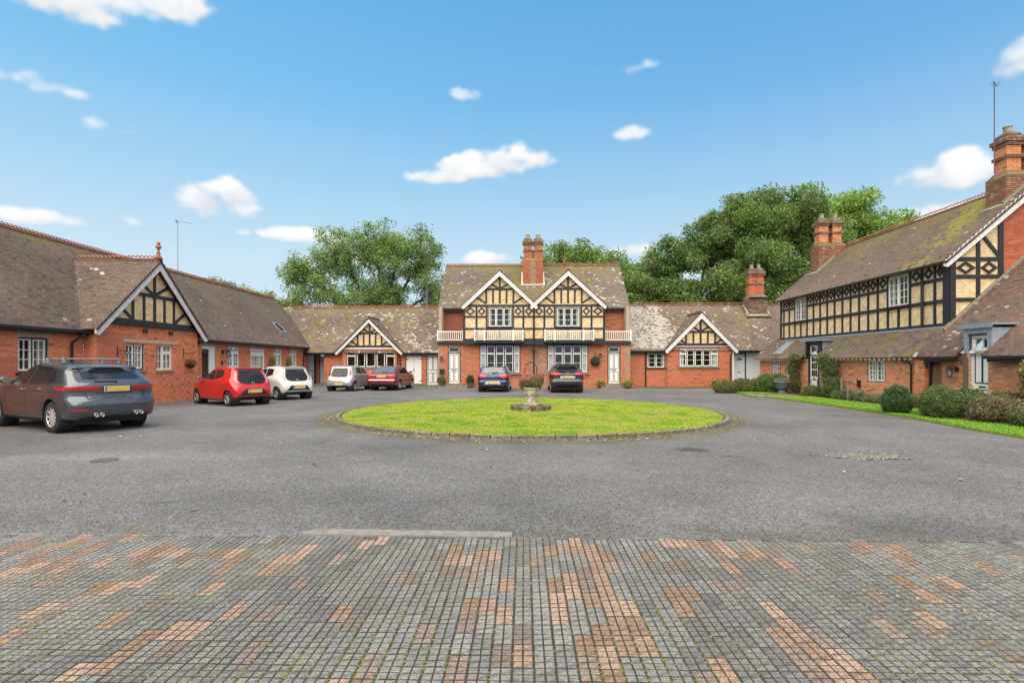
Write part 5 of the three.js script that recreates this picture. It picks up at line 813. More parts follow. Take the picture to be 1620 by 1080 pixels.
// ---------- cars: a distance field (side outline, plan and section curves, wheel arches) meshed smoothly; glass, lamps and trim laid on the same surface
function outline(pts, n = 84) { const c = new THREE.CatmullRomCurve3(pts.map(([x, y]) => V3(x, y, 0)), true, 'catmullrom', .32).getPoints(n); c.pop(); const o = new Float64Array(c.length * 2); c.forEach((p, i) => { o[2 * i] = p.x; o[2 * i + 1] = p.y; }); return o; }
function polyDist(P, x, y) {
  let d = 1e9, s = 1; const n = P.length; let xj = P[n - 2], yj = P[n - 1];
  for (let i = 0; i < n; i += 2) { const xi = P[i], yi = P[i + 1], ex = xj - xi, ey = yj - yi, wx = x - xi, wy = y - yi; let t = (wx * ex + wy * ey) / (ex * ex + ey * ey); t = t < 0 ? 0 : t > 1 ? 1 : t; const bx = wx - ex * t, by = wy - ey * t, q = bx * bx + by * by; if (q < d) d = q; const a = y >= yi, b = y < yj, c = ex * wy > ey * wx; if ((a && b && c) || (!a && !b && !c)) s = -s; xj = xi; yj = yi; }
  return s * Math.sqrt(d);
}
const smax = (a, b, k) => { const h = Math.max(k - Math.abs(a - b), 0) / k; return Math.max(a, b) + h * h * k * .25; };
function carField(c) {
  const P = outline(c.side), hw = c.width / 2;
  const half = (x, y) => {
    let w = hw - c.belly * ((y - c.mid) / .5) ** 2 * (y < c.mid ? 1 : .6);
    if (y > c.belt) w -= c.tumble * (y - c.belt) + .02 * smooth(0, .05, y - c.belt);
    const f = Math.max(0, x - (c.length - 1.0)), b = Math.max(0, .75 - x);
    w -= c.noseIn * f * f + c.tailIn * b * b; if (c.haunch) w += c.haunch * Math.exp(-(((x - c.rear) / .45) ** 2) - ((y - c.belt + .12) / .2) ** 2);
    return w;
  };
  return (x, y, z) => {
    const a = Math.abs(z), kx = x < c.length / 2 ? x - c.bowR * a * a * a * 1.2 : x + c.bowF * a * a * a * 1.6;
    let d = smax(polyDist(P, kx, y), (a - half(x, y)) * .93, c.edge);
    for (const wx of [c.rear, c.rear + c.base]) d = Math.max(d, -Math.max(Math.hypot(x - wx, y - c.wheel) - c.wheel - c.arch, hw - .30 - a));
    if (c.cut) d = c.cut(x, y, a, d);
    return d;
  };
}
function grad(f, x, y, z, e = .004) { return V3(f(x + e, y, z) - f(x - e, y, z), f(x, y + e, z) - f(x, y - e, z), f(x, y, z + e) - f(x, y, z - e)).divideScalar(2 * e); }
function netMesh(f, lo, hi, h) {
  const n = [0, 1, 2].map((i) => Math.ceil((hi[i] - lo[i]) / h) + 1), id = (i, j, k) => (k * n[1] + j) * n[0] + i, v = new Float32Array(n[0] * n[1] * n[2]);
  const K = 5;                                                     // blocks far from the surface are not sampled
  for (let k = 0; k < n[2]; k += K) for (let j = 0; j < n[1]; j += K) for (let i = 0; i < n[0]; i += K) {
    const q = f(lo[0] + (i + 2) * h, lo[1] + (j + 2) * h, lo[2] + (k + 2) * h), far = Math.abs(q) > 6.5 * h;
    for (let c = k; c < Math.min(k + K, n[2]); c++) for (let b = j; b < Math.min(j + K, n[1]); b++) for (let a = i; a < Math.min(i + K, n[0]); a++) v[id(a, b, c)] = far ? q : f(lo[0] + a * h, lo[1] + b * h, lo[2] + c * h);
  }
  const at = new Int32Array(v.length).fill(-1), pos = [], nor = [], idx = [];
  const E = [[0, 1], [2, 3], [4, 5], [6, 7], [0, 2], [1, 3], [4, 6], [5, 7], [0, 4], [1, 5], [2, 6], [3, 7]];
  for (let k = 0; k < n[2] - 1; k++) for (let j = 0; j < n[1] - 1; j++) for (let i = 0; i < n[0] - 1; i++) {
    const q = []; let inside = 0; for (let c = 0; c < 8; c++) { q[c] = v[id(i + (c & 1), j + (c >> 1 & 1), k + (c >> 2))]; if (q[c] < 0) inside++; } if (!inside || inside === 8) continue;
    let x = 0, y = 0, z = 0, m = 0; for (const [a, b] of E) if ((q[a] < 0) !== (q[b] < 0)) { const t = q[a] / (q[a] - q[b]); x += lerp(a & 1, b & 1, t); y += lerp(a >> 1 & 1, b >> 1 & 1, t); z += lerp(a >> 2, b >> 2, t); m++; }
    let p = V3(lo[0] + (i + x / m) * h, lo[1] + (j + y / m) * h, lo[2] + (k + z / m) * h), g;
    for (let s = 0; s < 2; s++) { g = grad(f, p.x, p.y, p.z); const l = g.lengthSq(); if (l > .05) { const st = clamp(f(p.x, p.y, p.z) / l, -h * .6, h * .6); p.addScaledVector(g, -st); } }
    at[id(i, j, k)] = pos.length / 3; pos.push(p.x, p.y, p.z); g.normalize(); nor.push(g.x, g.y, g.z);
  }
  const quad = (a, b, c, d, flip) => { if (a < 0 || b < 0 || c < 0 || d < 0) return; flip ? idx.push(a, c, b, a, d, c) : idx.push(a, b, c, a, c, d); };
  for (let k = 1; k < n[2] - 1; k++) for (let j = 1; j < n[1] - 1; j++) for (let i = 1; i < n[0] - 1; i++) {
    const a = v[id(i, j, k)] < 0;
    if (a !== (v[id(i + 1, j, k)] < 0)) quad(at[id(i, j - 1, k - 1)], at[id(i, j, k - 1)], at[id(i, j, k)], at[id(i, j - 1, k)], !a);
    if (a !== (v[id(i, j + 1, k)] < 0)) quad(at[id(i - 1, j, k - 1)], at[id(i - 1, j, k)], at[id(i, j, k)], at[id(i, j, k - 1)], !a);
    if (a !== (v[id(i, j, k + 1)] < 0)) quad(at[id(i - 1, j - 1, k)], at[id(i, j - 1, k)], at[id(i, j, k)], at[id(i - 1, j, k)], !a);
  }
  const g = new THREE.BufferGeometry(); g.setAttribute('position', new THREE.Float32BufferAttribute(pos, 3)); g.setAttribute('normal', new THREE.Float32BufferAttribute(nor, 3)); g.setIndex(idx); return g;
}
// lay a flat outline on the body: dir 'rear' reads [z, y], 'left'/'right' read [x, y], 'front' [z, y], 'top' [x, z]
function laid(f, c, dir, pts, off = .005, level = 4) {
  const tris = THREE.ShapeUtils.triangulateShape(pts.map(([a, b]) => new THREE.Vector2(a, b)), []), out = [], nor = [], memo = {};
  const hit = (a, b, depth = 0) => { const key = a.toFixed(4) + ',' + b.toFixed(4); if (memo[key]) return memo[key]; let p, d; if (dir === 'rear') { p = V3(-.4, b, a); d = V3(1, 0, 0); } else if (dir === 'front') { p = V3(c.length + .4, b, a); d = V3(-1, 0, 0); } else if (dir === 'top') { p = V3(a, 2.2, b); d = V3(0, -1, 0); } else { const s = dir === 'right' ? 1 : -1; p = V3(a, b, s * (c.width / 2 + .3)); d = V3(0, 0, -s); }
    let ok = false; for (let i = 0; i < 70; i++) { const q = f(p.x, p.y, p.z); if (q < .0006) { ok = true; break; } p.addScaledVector(d, Math.min(q * .85, .15)); if (dir === 'rear' ? p.x > 1.3 : dir === 'front' ? p.x < c.length - 2.6 : dir === 'top' ? p.y < .5 : Math.abs(p.z) < .3) break; } if (!ok && depth < 40) return memo[key] = dir === 'rear' || dir === 'front' ? hit(a * .975, b, depth + 1) : dir === 'top' ? hit(a, b * .97, depth + 1) : hit(a + (a < c.length / 2 ? .012 : -.012), b, depth + 1); const g = grad(f, p.x, p.y, p.z).normalize(); return memo[key] = [p.addScaledVector(g, off), g]; };
  const put = (A, B2, C2, l) => { if (l === 0) { for (const q of [A, B2, C2]) { const [p, g] = hit(q[0], q[1]); out.push(p.x, p.y, p.z); nor.push(g.x, g.y, g.z); } return; } const m = (p, q) => [(p[0] + q[0]) / 2, (p[1] + q[1]) / 2], a = m(A, B2), b = m(B2, C2), d = m(C2, A); put(A, a, d, l - 1); put(a, B2, b, l - 1); put(d, b, C2, l - 1); put(a, b, d, l - 1); };
  for (const [i, j, k] of tris) put(pts[i], pts[j], pts[k], level);
  for (let i = 0; i < out.length; i += 9) {                         // wind every face the way its surface points
    const e = [3, 4, 5].map((q) => out[i + q] - out[i + q - 3]), d = [6, 7, 8].map((q) => out[i + q] - out[i + q - 6]), n = [e[1] * d[2] - e[2] * d[1], e[2] * d[0] - e[0] * d[2], e[0] * d[1] - e[1] * d[0]];
    if (n[0] * nor[i] + n[1] * nor[i + 1] + n[2] * nor[i + 2] < 0) for (let q = 3; q < 6; q++) { [out[i + q], out[i + q + 3]] = [out[i + q + 3], out[i + q]]; [nor[i + q], nor[i + q + 3]] = [nor[i + q + 3], nor[i + q]]; }
  }
  const g = new THREE.BufferGeometry(); g.setAttribute('position', new THREE.Float32BufferAttribute(out, 3)); g.setAttribute('normal', new THREE.Float32BufferAttribute(nor, 3)); g.setAttribute('uv', new THREE.Float32BufferAttribute(new Float32Array(out.length / 3 * 2), 2)); return g;
}
const lineStrip = (pts, w = .012) => { const L = [], Rr = []; pts.forEach((p, i) => { const a = pts[Math.max(0, i - 1)], b = pts[Math.min(pts.length - 1, i + 1)], l = Math.hypot(b[0] - a[0], b[1] - a[1]), nx = -(b[1] - a[1]) / l * w / 2, ny = (b[0] - a[0]) / l * w / 2; L.push([p[0] + nx, p[1] + ny]); Rr.unshift([p[0] - nx, p[1] - ny]); }); return [...L, ...Rr]; };
const rounded = (pts, r = .04) => { const out = [], n = pts.length; for (let i = 0; i < n; i++) { const p = pts[i], a = pts[(i + n - 1) % n], b = pts[(i + 1) % n], la = Math.hypot(a[0] - p[0], a[1] - p[1]), lb = Math.hypot(b[0] - p[0], b[1] - p[1]), k = Math.min(r, la * .4, lb * .4), s = [p[0] + (a[0] - p[0]) * k / la, p[1] + (a[1] - p[1]) * k / la], e = [p[0] + (b[0] - p[0]) * k / lb, p[1] + (b[1] - p[1]) * k / lb]; for (let j = 0; j <= 3; j++) { const t = j / 3; out.push([(1 - t) ** 2 * s[0] + 2 * t * (1 - t) * p[0] + t * t * e[0], (1 - t) ** 2 * s[1] + 2 * t * (1 - t) * p[1] + t * t * e[1]]); } } return out; };
const flip = (pts) => pts.map(([a, b]) => [-a, b]).reverse();
function wheelGeo(R, w) { return new THREE.LatheGeometry([[R * .62, -w / 2], [R * .7, -w / 2 - .004], [R * .9, -w / 2 + .004], [R * .985, -w / 2 + .03], [R, -w / 4], [R, w / 4], [R * .985, w / 2 - .03], [R * .9, w / 2 - .004], [R * .7, w / 2 + .004], [R * .62, w / 2]].map(([a, b]) => new THREE.Vector2(a, b)), 36).rotateX(Math.PI / 2); }
function rimParts(R, spokes, twin, w) { const list = [new THREE.TorusGeometry(R * .63, R * .035, 6, 32).translate(0, 0, w / 2 - .012), new THREE.CylinderGeometry(R * .13, R * .15, .03, 14).rotateX(Math.PI / 2).translate(0, 0, w / 2 - .03)]; for (let i = 0; i < spokes; i++) { const a = i / spokes * 6.2832; for (const s of twin ? [-.1, .1] : [0]) { const b = new THREE.BoxGeometry(R * .54, R * (twin ? .085 : .15), .028); b.translate(R * .36, 0, w / 2 - .032).rotateZ(a + s); list.push(b); } } return merge(list); }
function car(name, label, c, paint, pos, heading, group) {
  const t = thing(name, label, 'car', pos, heading, group), f = carField(c), off = c.rear;     // local origin below the rear axle
  const sh = (g) => g.translate(-off, 0, 0);
  add(t, 'body', sh(netMesh(f, [-.1, .1, -c.width / 2 - .09], [c.length + .1, c.height + .12, c.width / 2 + .09], c.cell)), paint);
  const lay = (nm, mat, dir, pts, o = .005, lv = 3) => add(t, nm, sh(laid(f, c, dir, pts, o, lv)), mat);
  const both = (nm, mat, dir, pts, o, lv) => { lay(nm, mat, dir, pts, o, lv); lay(nm, mat, dir, flip(pts), o, lv); };
  const sides = (nm, mat, pts, o, lv) => { lay(nm, mat, 'left', pts, o, lv); lay(nm, mat, 'right', pts, o, lv); };
  lay('rear_window', c.rearGlassMat ?? M.carGlass, 'rear', rounded(c.rearGlass, .05), .004, 3); lay('windscreen', M.carGlass, 'front', rounded(c.frontGlass, .06), .004, 3);
  for (const w of c.windows) sides('side_window', M.carGlass, rounded(w, .04), .004, 3);
  for (const [dir, pts, mat, nm] of c.lamps) dir === 'side' ? sides(nm ?? 'tail_lamp', mat ?? M.lamp, rounded(pts, .02), .007) : both(nm ?? 'tail_lamp', mat ?? M.lamp, dir, rounded(pts, .02), .007);
  for (const [nm, mat, dir, pts, o] of c.trims ?? []) dir === 'side' ? sides(nm, mat, pts, o) : dir === 'pair' ? both(nm, mat, 'rear', pts, o) : lay(nm, mat, dir, pts, o);
  for (const l of c.seams ?? []) sides('panel_gap', M.carBlack, lineStrip(l), .0015, 2);
  const px = (y, z = 0) => { const q = laid(f, c, 'rear', [[z - .01, y], [z + .01, y], [z, y + .01]], 0, 0).attributes.position; return q.getX(0); };
  { const y = c.plateY, x = Math.min(px(y - .05), px(y + .05)) - .012 - off, p = add(t, 'number_plate', new THREE.BoxGeometry(.012, .125, .54), M.plateFrame, [x, y, 0]); add(p, 'plate_face', new THREE.BoxGeometry(.006, .105, .51), M.plate, [-.007, 0, 0]); add(p, 'plate_strip', new THREE.BoxGeometry(.007, .105, .035), M.bluePot, [-.0075, 0, -.236]); }
  if (c.badgeY) { const x = px(c.badgeY) - off; add(t, 'badge', new THREE.TorusGeometry(.055, .012, 6, 20).rotateY(Math.PI / 2).scale(1, .75, 1), M.chrome, [x - .012, c.badgeY, 0]); }
  if (c.wiper) { const [y0, y1, z1] = c.wiper, a = V3(px(y0) - off - .03, y0, 0), b = V3(px(y1, z1) - off - .02, y1, z1); add(t, 'wiper', merge([tube([[a.x, a.y, a.z], [(a.x + b.x) / 2 - .01, (a.y + b.y) / 2, (a.z + b.z) / 2], [b.x, b.y, b.z]], .013, 6), new THREE.SphereGeometry(.035, 8, 6).translate(a.x, a.y, a.z)]), M.carBlack); }
  for (const s of [-1, 1]) {
    const m = laid(f, c, s < 0 ? 'left' : 'right', [[c.mirror[0], c.mirror[1]], [c.mirror[0] + .02, c.mirror[1]], [c.mirror[0], c.mirror[1] + .02]], 0, 0).attributes.position, z = m.getZ(0);
    const mg = new THREE.SphereGeometry(1, 16, 12).scale(.085, .085, .12).translate(c.mirror[0] - off, c.mirror[1] + .05, z + s * .15); const mm = add(t, 'door_mirror', merge([mg, new THREE.BoxGeometry(.07, .03, .14).translate(c.mirror[0] - off, c.mirror[1], z + s * .06)]), c.mirrorMat ?? paint); add(mm, 'mirror_glass', new THREE.CircleGeometry(1, 18).scale(.1, .068, 1).rotateY(-Math.PI / 2).translate(c.mirror[0] - off - .083, c.mirror[1] + .05, z + s * .15), M.chrome);
    for (const [hx, hy] of c.handles) { const q = laid(f, c, s < 0 ? 'left' : 'right', [[hx, hy], [hx + .02, hy], [hx, hy + .02]], 0, 0).attributes.position; add(t, 'door_handle', new THREE.CapsuleGeometry(.016, .15, 4, 8).rotateZ(Math.PI / 2), c.handleMat ?? paint, [hx - off, hy, q.getZ(0) + s * .018]); }
    for (const wx of [0, c.base]) {
      const wz = s * (c.width / 2 - .12 - .005), w = .2 + c.wheel * .08; const wh = add(t, 'wheel', wheelGeo(c.wheel, w), M.tyre, [wx, c.wheel, wz - s * .012]); const r = add(wh, 'rim', rimParts(c.wheel, c.spokes, c.twin, w), c.rimMat ?? M.rim); r.rotation.y = s < 0 ? Math.PI : 0; add(wh, 'hub_back', new THREE.CylinderGeometry(c.wheel * .62, c.wheel * .62, .04, 24).rotateX(Math.PI / 2), M.rimDark, [0, 0, s * (w / 2 - .07)]);
      add(t, 'arch_liner', new THREE.CylinderGeometry(c.wheel + c.arch - .012, c.wheel + c.arch - .012, .3, 30, 1, true).rotateX(Math.PI / 2), M.carBlack, [wx, c.wheel, s * (c.width / 2 - .2)]); add(t, 'arch_liner', new THREE.CircleGeometry(c.wheel + c.arch - .012, 30), M.carBlack, [wx, c.wheel, s * (c.width / 2 - .295)]).material.side = THREE.DoubleSide;
    }
  }
  add(t, 'underbody', B(c.length - .9, .12, c.width - .5, c.length / 2 - off, .26, 0), M.carBlack);
  return [t, sh, f];
}
const paintOf = (r, g, b, metal = .25) => phys(rgb(r, g, b), .24, { metalness: metal, clearcoat: 1, clearcoatRoughness: .03 });
// world position and heading from where the rear wheels stand: x, depth, and direction of travel
const head = (hx, hd) => Math.atan2(hd, hx);
// grey SUV with roof bars
{
  const c = { length: 4.73, width: 1.94, height: 1.65, rear: .98, base: 2.87, wheel: .372, arch: .055, belt: 1.10, mid: .72, belly: .035, tumble: .36, noseIn: .16, tailIn: .20, bowR: .16, bowF: .18, edge: .13, haunch: .05, cell: .028,
    side: [[.34, .30], [.12, .33], [.03, .46], [.0, .66], [.05, .78], [.13, .86], [.14, .98], [.12, 1.08], [.17, 1.17], [.36, 1.29], [.60, 1.45], [.57, 1.53], [.80, 1.59], [1.4, 1.635], [2.05, 1.645], [2.6, 1.58], [3.0, 1.40], [3.45, 1.17], [4.1, 1.07], [4.55, .93], [4.72, .72], [4.70, .45], [4.5, .28], [3.9, .25], [2.4, .25], [1.0, .27]],
    rearGlass: [[-.62, 1.25], [.62, 1.25], [.54, 1.47], [-.54, 1.47]], frontGlass: [[-.68, 1.2], [.68, 1.2], [.54, 1.54], [-.54, 1.54]],
    windows: [[[3.28, 1.16], [2.28, 1.15], [2.22, 1.54], [2.62, 1.50], [2.95, 1.37]], [[2.20, 1.15], [1.38, 1.16], [1.30, 1.50], [1.60, 1.54], [2.14, 1.545]], [[1.32, 1.165], [.96, 1.20], [1.02, 1.32], [1.12, 1.43], [1.26, 1.48]]],
    lamps: [['rear', [[.99, 1.09], [.42, 1.09], [.45, 1.0], [.56, .985], [.66, 1.0], [.99, 1.0]]], ['side', [[.10, 1.0], [.62, 1.03], [.42, 1.09], [.10, 1.09]]], ['rear', [[.62, .52], [.88, .54], [.88, .575], [.64, .57]], null, 'fog_lamp']],
    trims: [['bumper_lower', M.carBlack, 'rear', [[-.74, .32], [.74, .32], [.66, .39], [-.66, .39]], .004], ['sill_trim', M.carBlack, 'side', [[1.42, .26], [3.4, .26], [3.4, .33], [1.42, .33]], .004], ['window_trim', M.chrome, 'side', lineStrip([[3.34, 1.14], [2.2, 1.13], [1.2, 1.15], [.90, 1.19]], .018), .006], ['window_trim', M.chrome, 'side', lineStrip([[.92, 1.2], [.98, 1.34], [1.12, 1.46], [1.3, 1.525], [1.8, 1.565], [2.3, 1.565], [2.68, 1.52]], .018), .006]],
    seams: [[[2.24, .36], [2.24, 1.14]], [[3.3, .4], [3.34, 1.13]], [[1.5, .40], [1.42, .62], [1.28, .86], [1.30, 1.15]], ], plateY: 1.02, badgeY: 0, wiper: [1.20, 1.205, -.42], mirror: [3.12, 1.17], handles: [[2.42, 1.0], [1.52, 1.02]], handleMat: M.chrome, spokes: 10, twin: false };
  const paint = paintOf(.082, .094, .112, .6);
  const [t, sh, f] = car('grey_suv', 'dark grey metallic SUV with silver roof bars parked before the left brick gable', c, paint, [-10.6, 0, -12.77], head(-.90, .436));
  const rl = (pts) => laid(f, c, 'rear', lineStrip(pts), .002, 2); add(t, 'tailgate_gap', sh(merge([rl([[-.64, 1.19], [-.60, .80]]), rl([[.64, 1.19], [.60, .80]]), rl([[-.60, .79], [.60, .79]])])), M.carBlack);
  add(t, 'tailgate_script', sh(laid(f, c, 'rear', [[.36, .905], [.5, .905], [.5, .92], [.36, .92]], .003, 2)), M.chrome);
  for (const s of [-1, 1]) add(t, 'exhaust_pipe', merge([new THREE.TorusGeometry(.042, .009, 8, 20).rotateY(Math.PI / 2).translate(0, 0, -.06), new THREE.TorusGeometry(.042, .009, 8, 20).rotateY(Math.PI / 2).translate(0, 0, .06), new THREE.CylinderGeometry(.04, .04, .1, 16).rotateZ(Math.PI / 2).translate(.06, 0, -.06), new THREE.CylinderGeometry(.04, .04, .1, 16).rotateZ(Math.PI / 2).translate(.06, 0, .06)]), M.chrome, [-.012 - c.rear, .425, s * .42]);
  add(t, 'spoiler', sh(laid(f, c, 'top', [[.57, -.56], [.78, -.58], [.78, .58], [.57, .56]], .012, 3)), paint);
  const rack = new THREE.Group(); for (const x of [1.25, 2.05]) { const b = add(t, 'roof_bar', merge([new THREE.CapsuleGeometry(.03, 1.2, 4, 10).rotateX(Math.PI / 2).scale(1.1, .7, 1)]), M.chrome, [x - c.rear, 1.735, 0]); for (const s of [-1, 1]) add(b, 'bar_foot', new THREE.CylinderGeometry(.045, .07, .12, 10).scale(1.1, 1, .8), M.bluePot, [0, -.04, s * .58]); }
}
// small hatchbacks of one kind, red and white
const aygo = (wb) => ({ length: 3.46, width: 1.615, height: 1.46, rear: .53, base: 2.34, wheel: .283, arch: .04, belt: .96, mid: .6, belly: .03, tumble: .30, noseIn: .14, tailIn: .22, bowR: .2, bowF: .22, edge: .11, haunch: .05, cell: .03,
  side: [[.26, .26], [.08, .30], [.0, .42], [.0, .58], [.05, .72], [.10, .80], [.16, .92], [.30, 1.18], [.42, 1.37], [.36, 1.42], [.62, 1.45], [1.1, 1.465], [1.6, 1.46], [1.95, 1.39], [2.35, 1.16], [2.72, .97], [3.1, .88], [3.38, .74], [3.46, .55], [3.4, .3], [3.1, .2], [2, .2], [1, .2]],
  rearGlass: [[-.53, 1.0], [-.46, .87], [-.3, .82], [.3, .82], [.46, .87], [.53, 1.0], [.43, 1.35], [-.43, 1.35]], frontGlass: [[-.6, 1.02], [.6, 1.02], [.5, 1.37], [-.5, 1.37]],
  windows: [[[2.42, 1.0], [1.55, .98], [1.55, 1.37], [1.86, 1.345], [2.1, 1.22]], [[1.50, .985], [.92, 1.10], [.98, 1.35], [1.5, 1.38]]],
  lamps: [['rear', [[.52, .83], [.60, .86], [.66, 1.0], [.56, 1.27], [.50, 1.27], [.575, 1.0]], M.lampClear]],
  trims: [['bumper_trim', M.carBlack, 'rear', [[-.60, .36], [.60, .36], [.37, .64], [-.37, .64]], .004], ['bumper_band', wb, 'rear', lineStrip([[-.56, .385], [-.3, .40], [.3, .40], [.56, .385]], .05), .007], ['diffuser', M.carBlack, 'rear', [[-.66, .27], [.66, .27], [.62, .35], [-.62, .35]], .004], ['sill_trim', M.carBlack, 'side', lineStrip([[.95, .24], [2.5, .24]], .03), .004]],
  seams: [[[1.52, .3], [1.52, .97]], [[2.46, .34], [2.5, .6], [2.46, .98]], [[1.0, .52], [.86, .72], [.9, 1.1]]], plateY: .56, badgeY: .87, wiper: [.93, .935, .3], mirror: [2.28, .98], handles: [[1.68, .87]], spokes: 5, twin: true });
car('red_hatchback', 'bright red small hatchback parked beside the left brick gable', aygo(paintOf(.5, .012, .016)), paintOf(.55, .010, .014, .1), [-10.68, 0, -19.95], head(-.84, .54)); 
car('white_hatchback', 'white small hatchback with black roof pillars parked beyond the red hatchback', { ...aygo(paintOf(.6, .6, .57)), mirrorMat: M.carBlack }, paintOf(.68, .68, .64, 0), [-10.35, 0, -23.2], head(-.80, .60));
// silver hatchback
car('silver_hatchback', 'silver small hatchback parked nose in before the left cottage', { length: 3.43, width: 1.63, height: 1.47, rear: .52, base: 2.34, wheel: .285, arch: .04, belt: .94, mid: .6, belly: .03, tumble: .26, noseIn: .14, tailIn: .2, bowR: .2, bowF: .2, edge: .13, haunch: 0, cell: .034,
  side: [[.26, .26], [.06, .30], [.0, .45], [.02, .62], [.07, .74], [.14, .84], [.24, 1.1], [.36, 1.36], [.55, 1.44], [1.1, 1.47], [1.6, 1.46], [1.95, 1.38], [2.4, 1.14], [2.75, .95], [3.1, .86], [3.36, .72], [3.43, .5], [3.38, .28], [3.1, .2], [2, .2], [1, .2]],
  rearGlass: [[-.50, 1.0], [-.45, .81], [.45, .81], [.50, 1.0], [.43, 1.33], [-.43, 1.33]], frontGlass: [[-.6, 1.0], [.6, 1.0], [.5, 1.37], [-.5, 1.37]],
  windows: [[[2.4, .98], [1.6, .97], [1.58, 1.37], [1.88, 1.34], [2.12, 1.2]], [[1.52, .97], [.86, 1.0], [.80, 1.12], [.95, 1.34], [1.5, 1.375]]],
  lamps: [['rear', [[.53, .88], [.66, .88], [.68, 1.0], [.58, 1.27], [.51, 1.27], [.565, 1.02]]]],
  trims: [['bumper_lower', M.carBlack, 'rear', [[-.7, .27], [.7, .27], [.66, .34], [-.66, .34]], .004]], seams: [[[1.56, .3], [1.56, .96]], [[2.44, .4], [2.44, .96]]], plateY: .42, badgeY: .86, wiper: [.86, .9, .3], mirror: [2.26, .97], handles: [[1.7, .86], [1.0, .88]], spokes: 7, twin: false }, paintOf(.50, .51, .53, .55), [-10.42, 0, -29.7], head(.10, 1));
// maroon liftback
car('maroon_liftback', 'deep red older liftback car parked between the silver hatchback and white store doors', { length: 4.63, width: 1.73, height: 1.43, rear: .98, base: 2.6, wheel: .31, arch: .04, belt: .93, mid: .6, belly: .03, tumble: .34, noseIn: .12, tailIn: .1, bowR: .14, bowF: .2, edge: .10, haunch: 0, cell: .034,
  side: [[.34, .28], [.06, .32], [.0, .46], [.0, .60], [.06, .68], [.07, .86], [.12, .97], [.34, 1.02], [.75, 1.20], [1.15, 1.37], [1.6, 1.425], [2.2, 1.43], [2.6, 1.36], [3.05, 1.12], [3.4, .98], [4.0, .90], [4.5, .76], [4.63, .55], [4.55, .3], [4.2, .2], [2.4, .2], [1, .2]],
  rearGlass: [[-.62, 1.045], [.62, 1.045], [.52, 1.35], [-.52, 1.35]], frontGlass: [[-.64, 1.0], [.64, 1.0], [.52, 1.35], [-.52, 1.35]], rearGlassMat: phys(rgb(.12, .13, .13), .05, { clearcoat: 1 }),
  windows: [[[3.05, .97], [2.12, .96], [2.1, 1.34], [2.4, 1.33], [2.72, 1.2]], [[2.04, .96], [1.2, .99], [1.3, 1.26], [1.6, 1.33], [2.02, 1.345]]],
  lamps: [['rear', [[.46, .72], [.80, .72], [.80, .93], [.50, .93]]], ['side', [[.06, .74], [.26, .74], [.24, .92], [.08, .92]]]],
  trims: [['bumper_strip', M.chrome, 'rear', lineStrip([[-.80, .62], [-.4, .63], [.4, .63], [.80, .62]], .025), .008], ['bumper_lower', M.carBlack, 'rear', [[-.8, .29], [.8, .29], [.8, .41], [-.8, .41]], .004], ['side_strip', M.carBlack, 'side', lineStrip([[.2, .52], [1.0, .56], [3.4, .56], [4.3, .54]], .04), .006]], seams: [[[2.08, .3], [2.08, .95]], [[3.1, .35], [3.12, .97]]], plateY: .83, badgeY: 0, wiper: [1.07, 1.075, .35], mirror: [2.86, .98], handles: [[2.25, .84], [1.35, .85]], handleMat: M.carBlack, spokes: 9, twin: false }, paintOf(.20, .010, .018, .3), [-8.2, 0, -30.9], head(.06, 1));
// blue hatchback
car('blue_hatchback', 'dark blue hatchback parked before the left bay window of the double house', { length: 4.05, width: 1.75, height: 1.46, rear: .72, base: 2.55, wheel: .315, arch: .04, belt: .97, mid: .62, belly: .03, tumble: .30, noseIn: .12, tailIn: .16, bowR: .15, bowF: .18, edge: .11, haunch: .03, cell: .034,
  side: [[.3, .28], [.06, .32], [.0, .46], [.0, .58], [.05, .66], [.06, .84], [.09, .96], [.18, 1.04], [.40, 1.28], [.48, 1.38], [.42, 1.42], [.75, 1.44], [1.4, 1.46], [2.0, 1.45], [2.35, 1.37], [2.8, 1.14], [3.1, 1.0], [3.6, .92], [3.95, .78], [4.05, .55], [3.98, .3], [3.6, .2], [2.2, .2], [1, .2]],
  rearGlass: [[-.60, 1.06], [.60, 1.06], [.50, 1.36], [-.50, 1.36]], frontGlass: [[-.64, 1.04], [.64, 1.04], [.52, 1.38], [-.52, 1.38]], rearGlassMat: phys(rgb(.10, .11, .12), .05, { clearcoat: 1 }),
  windows: [[[2.85, 1.02], [1.95, 1.0], [1.92, 1.37], [2.2, 1.36], [2.5, 1.24]], [[1.86, 1.0], [1.05, 1.03], [1.0, 1.2], [1.2, 1.35], [1.84, 1.38]]],
  lamps: [['rear', [[.48, .80], [.86, .80], [.86, 1.0], [.60, 1.0], [.52, .94]]], ['side', [[.07, .82], [.28, .86], [.26, .98], [.09, .98]]]],
  trims: [['plate_recess', M.plateFrame, 'rear', [[-.46, .46], [.46, .46], [.32, .60], [-.32, .60]], .004], ['bumper_lower', M.carBlack, 'rear', [[-.72, .29], [.72, .29], [.66, .38], [-.66, .38]], .004], ['bumper_band', M.chrome, 'rear', lineStrip([[-.62, .41], [.62, .41]], .018), .007]], seams: [[[1.9, .3], [1.9, 1.0]], [[2.88, .35], [2.9, 1.0]]], plateY: .53, badgeY: .88, wiper: [1.07, 1.1, .32], mirror: [2.68, 1.02], handles: [[2.08, .9], [1.18, .92]], spokes: 5, twin: true }, paintOf(.007, .015, .070, .35), [-1.68, 0, -29.2], head(.03, 1));
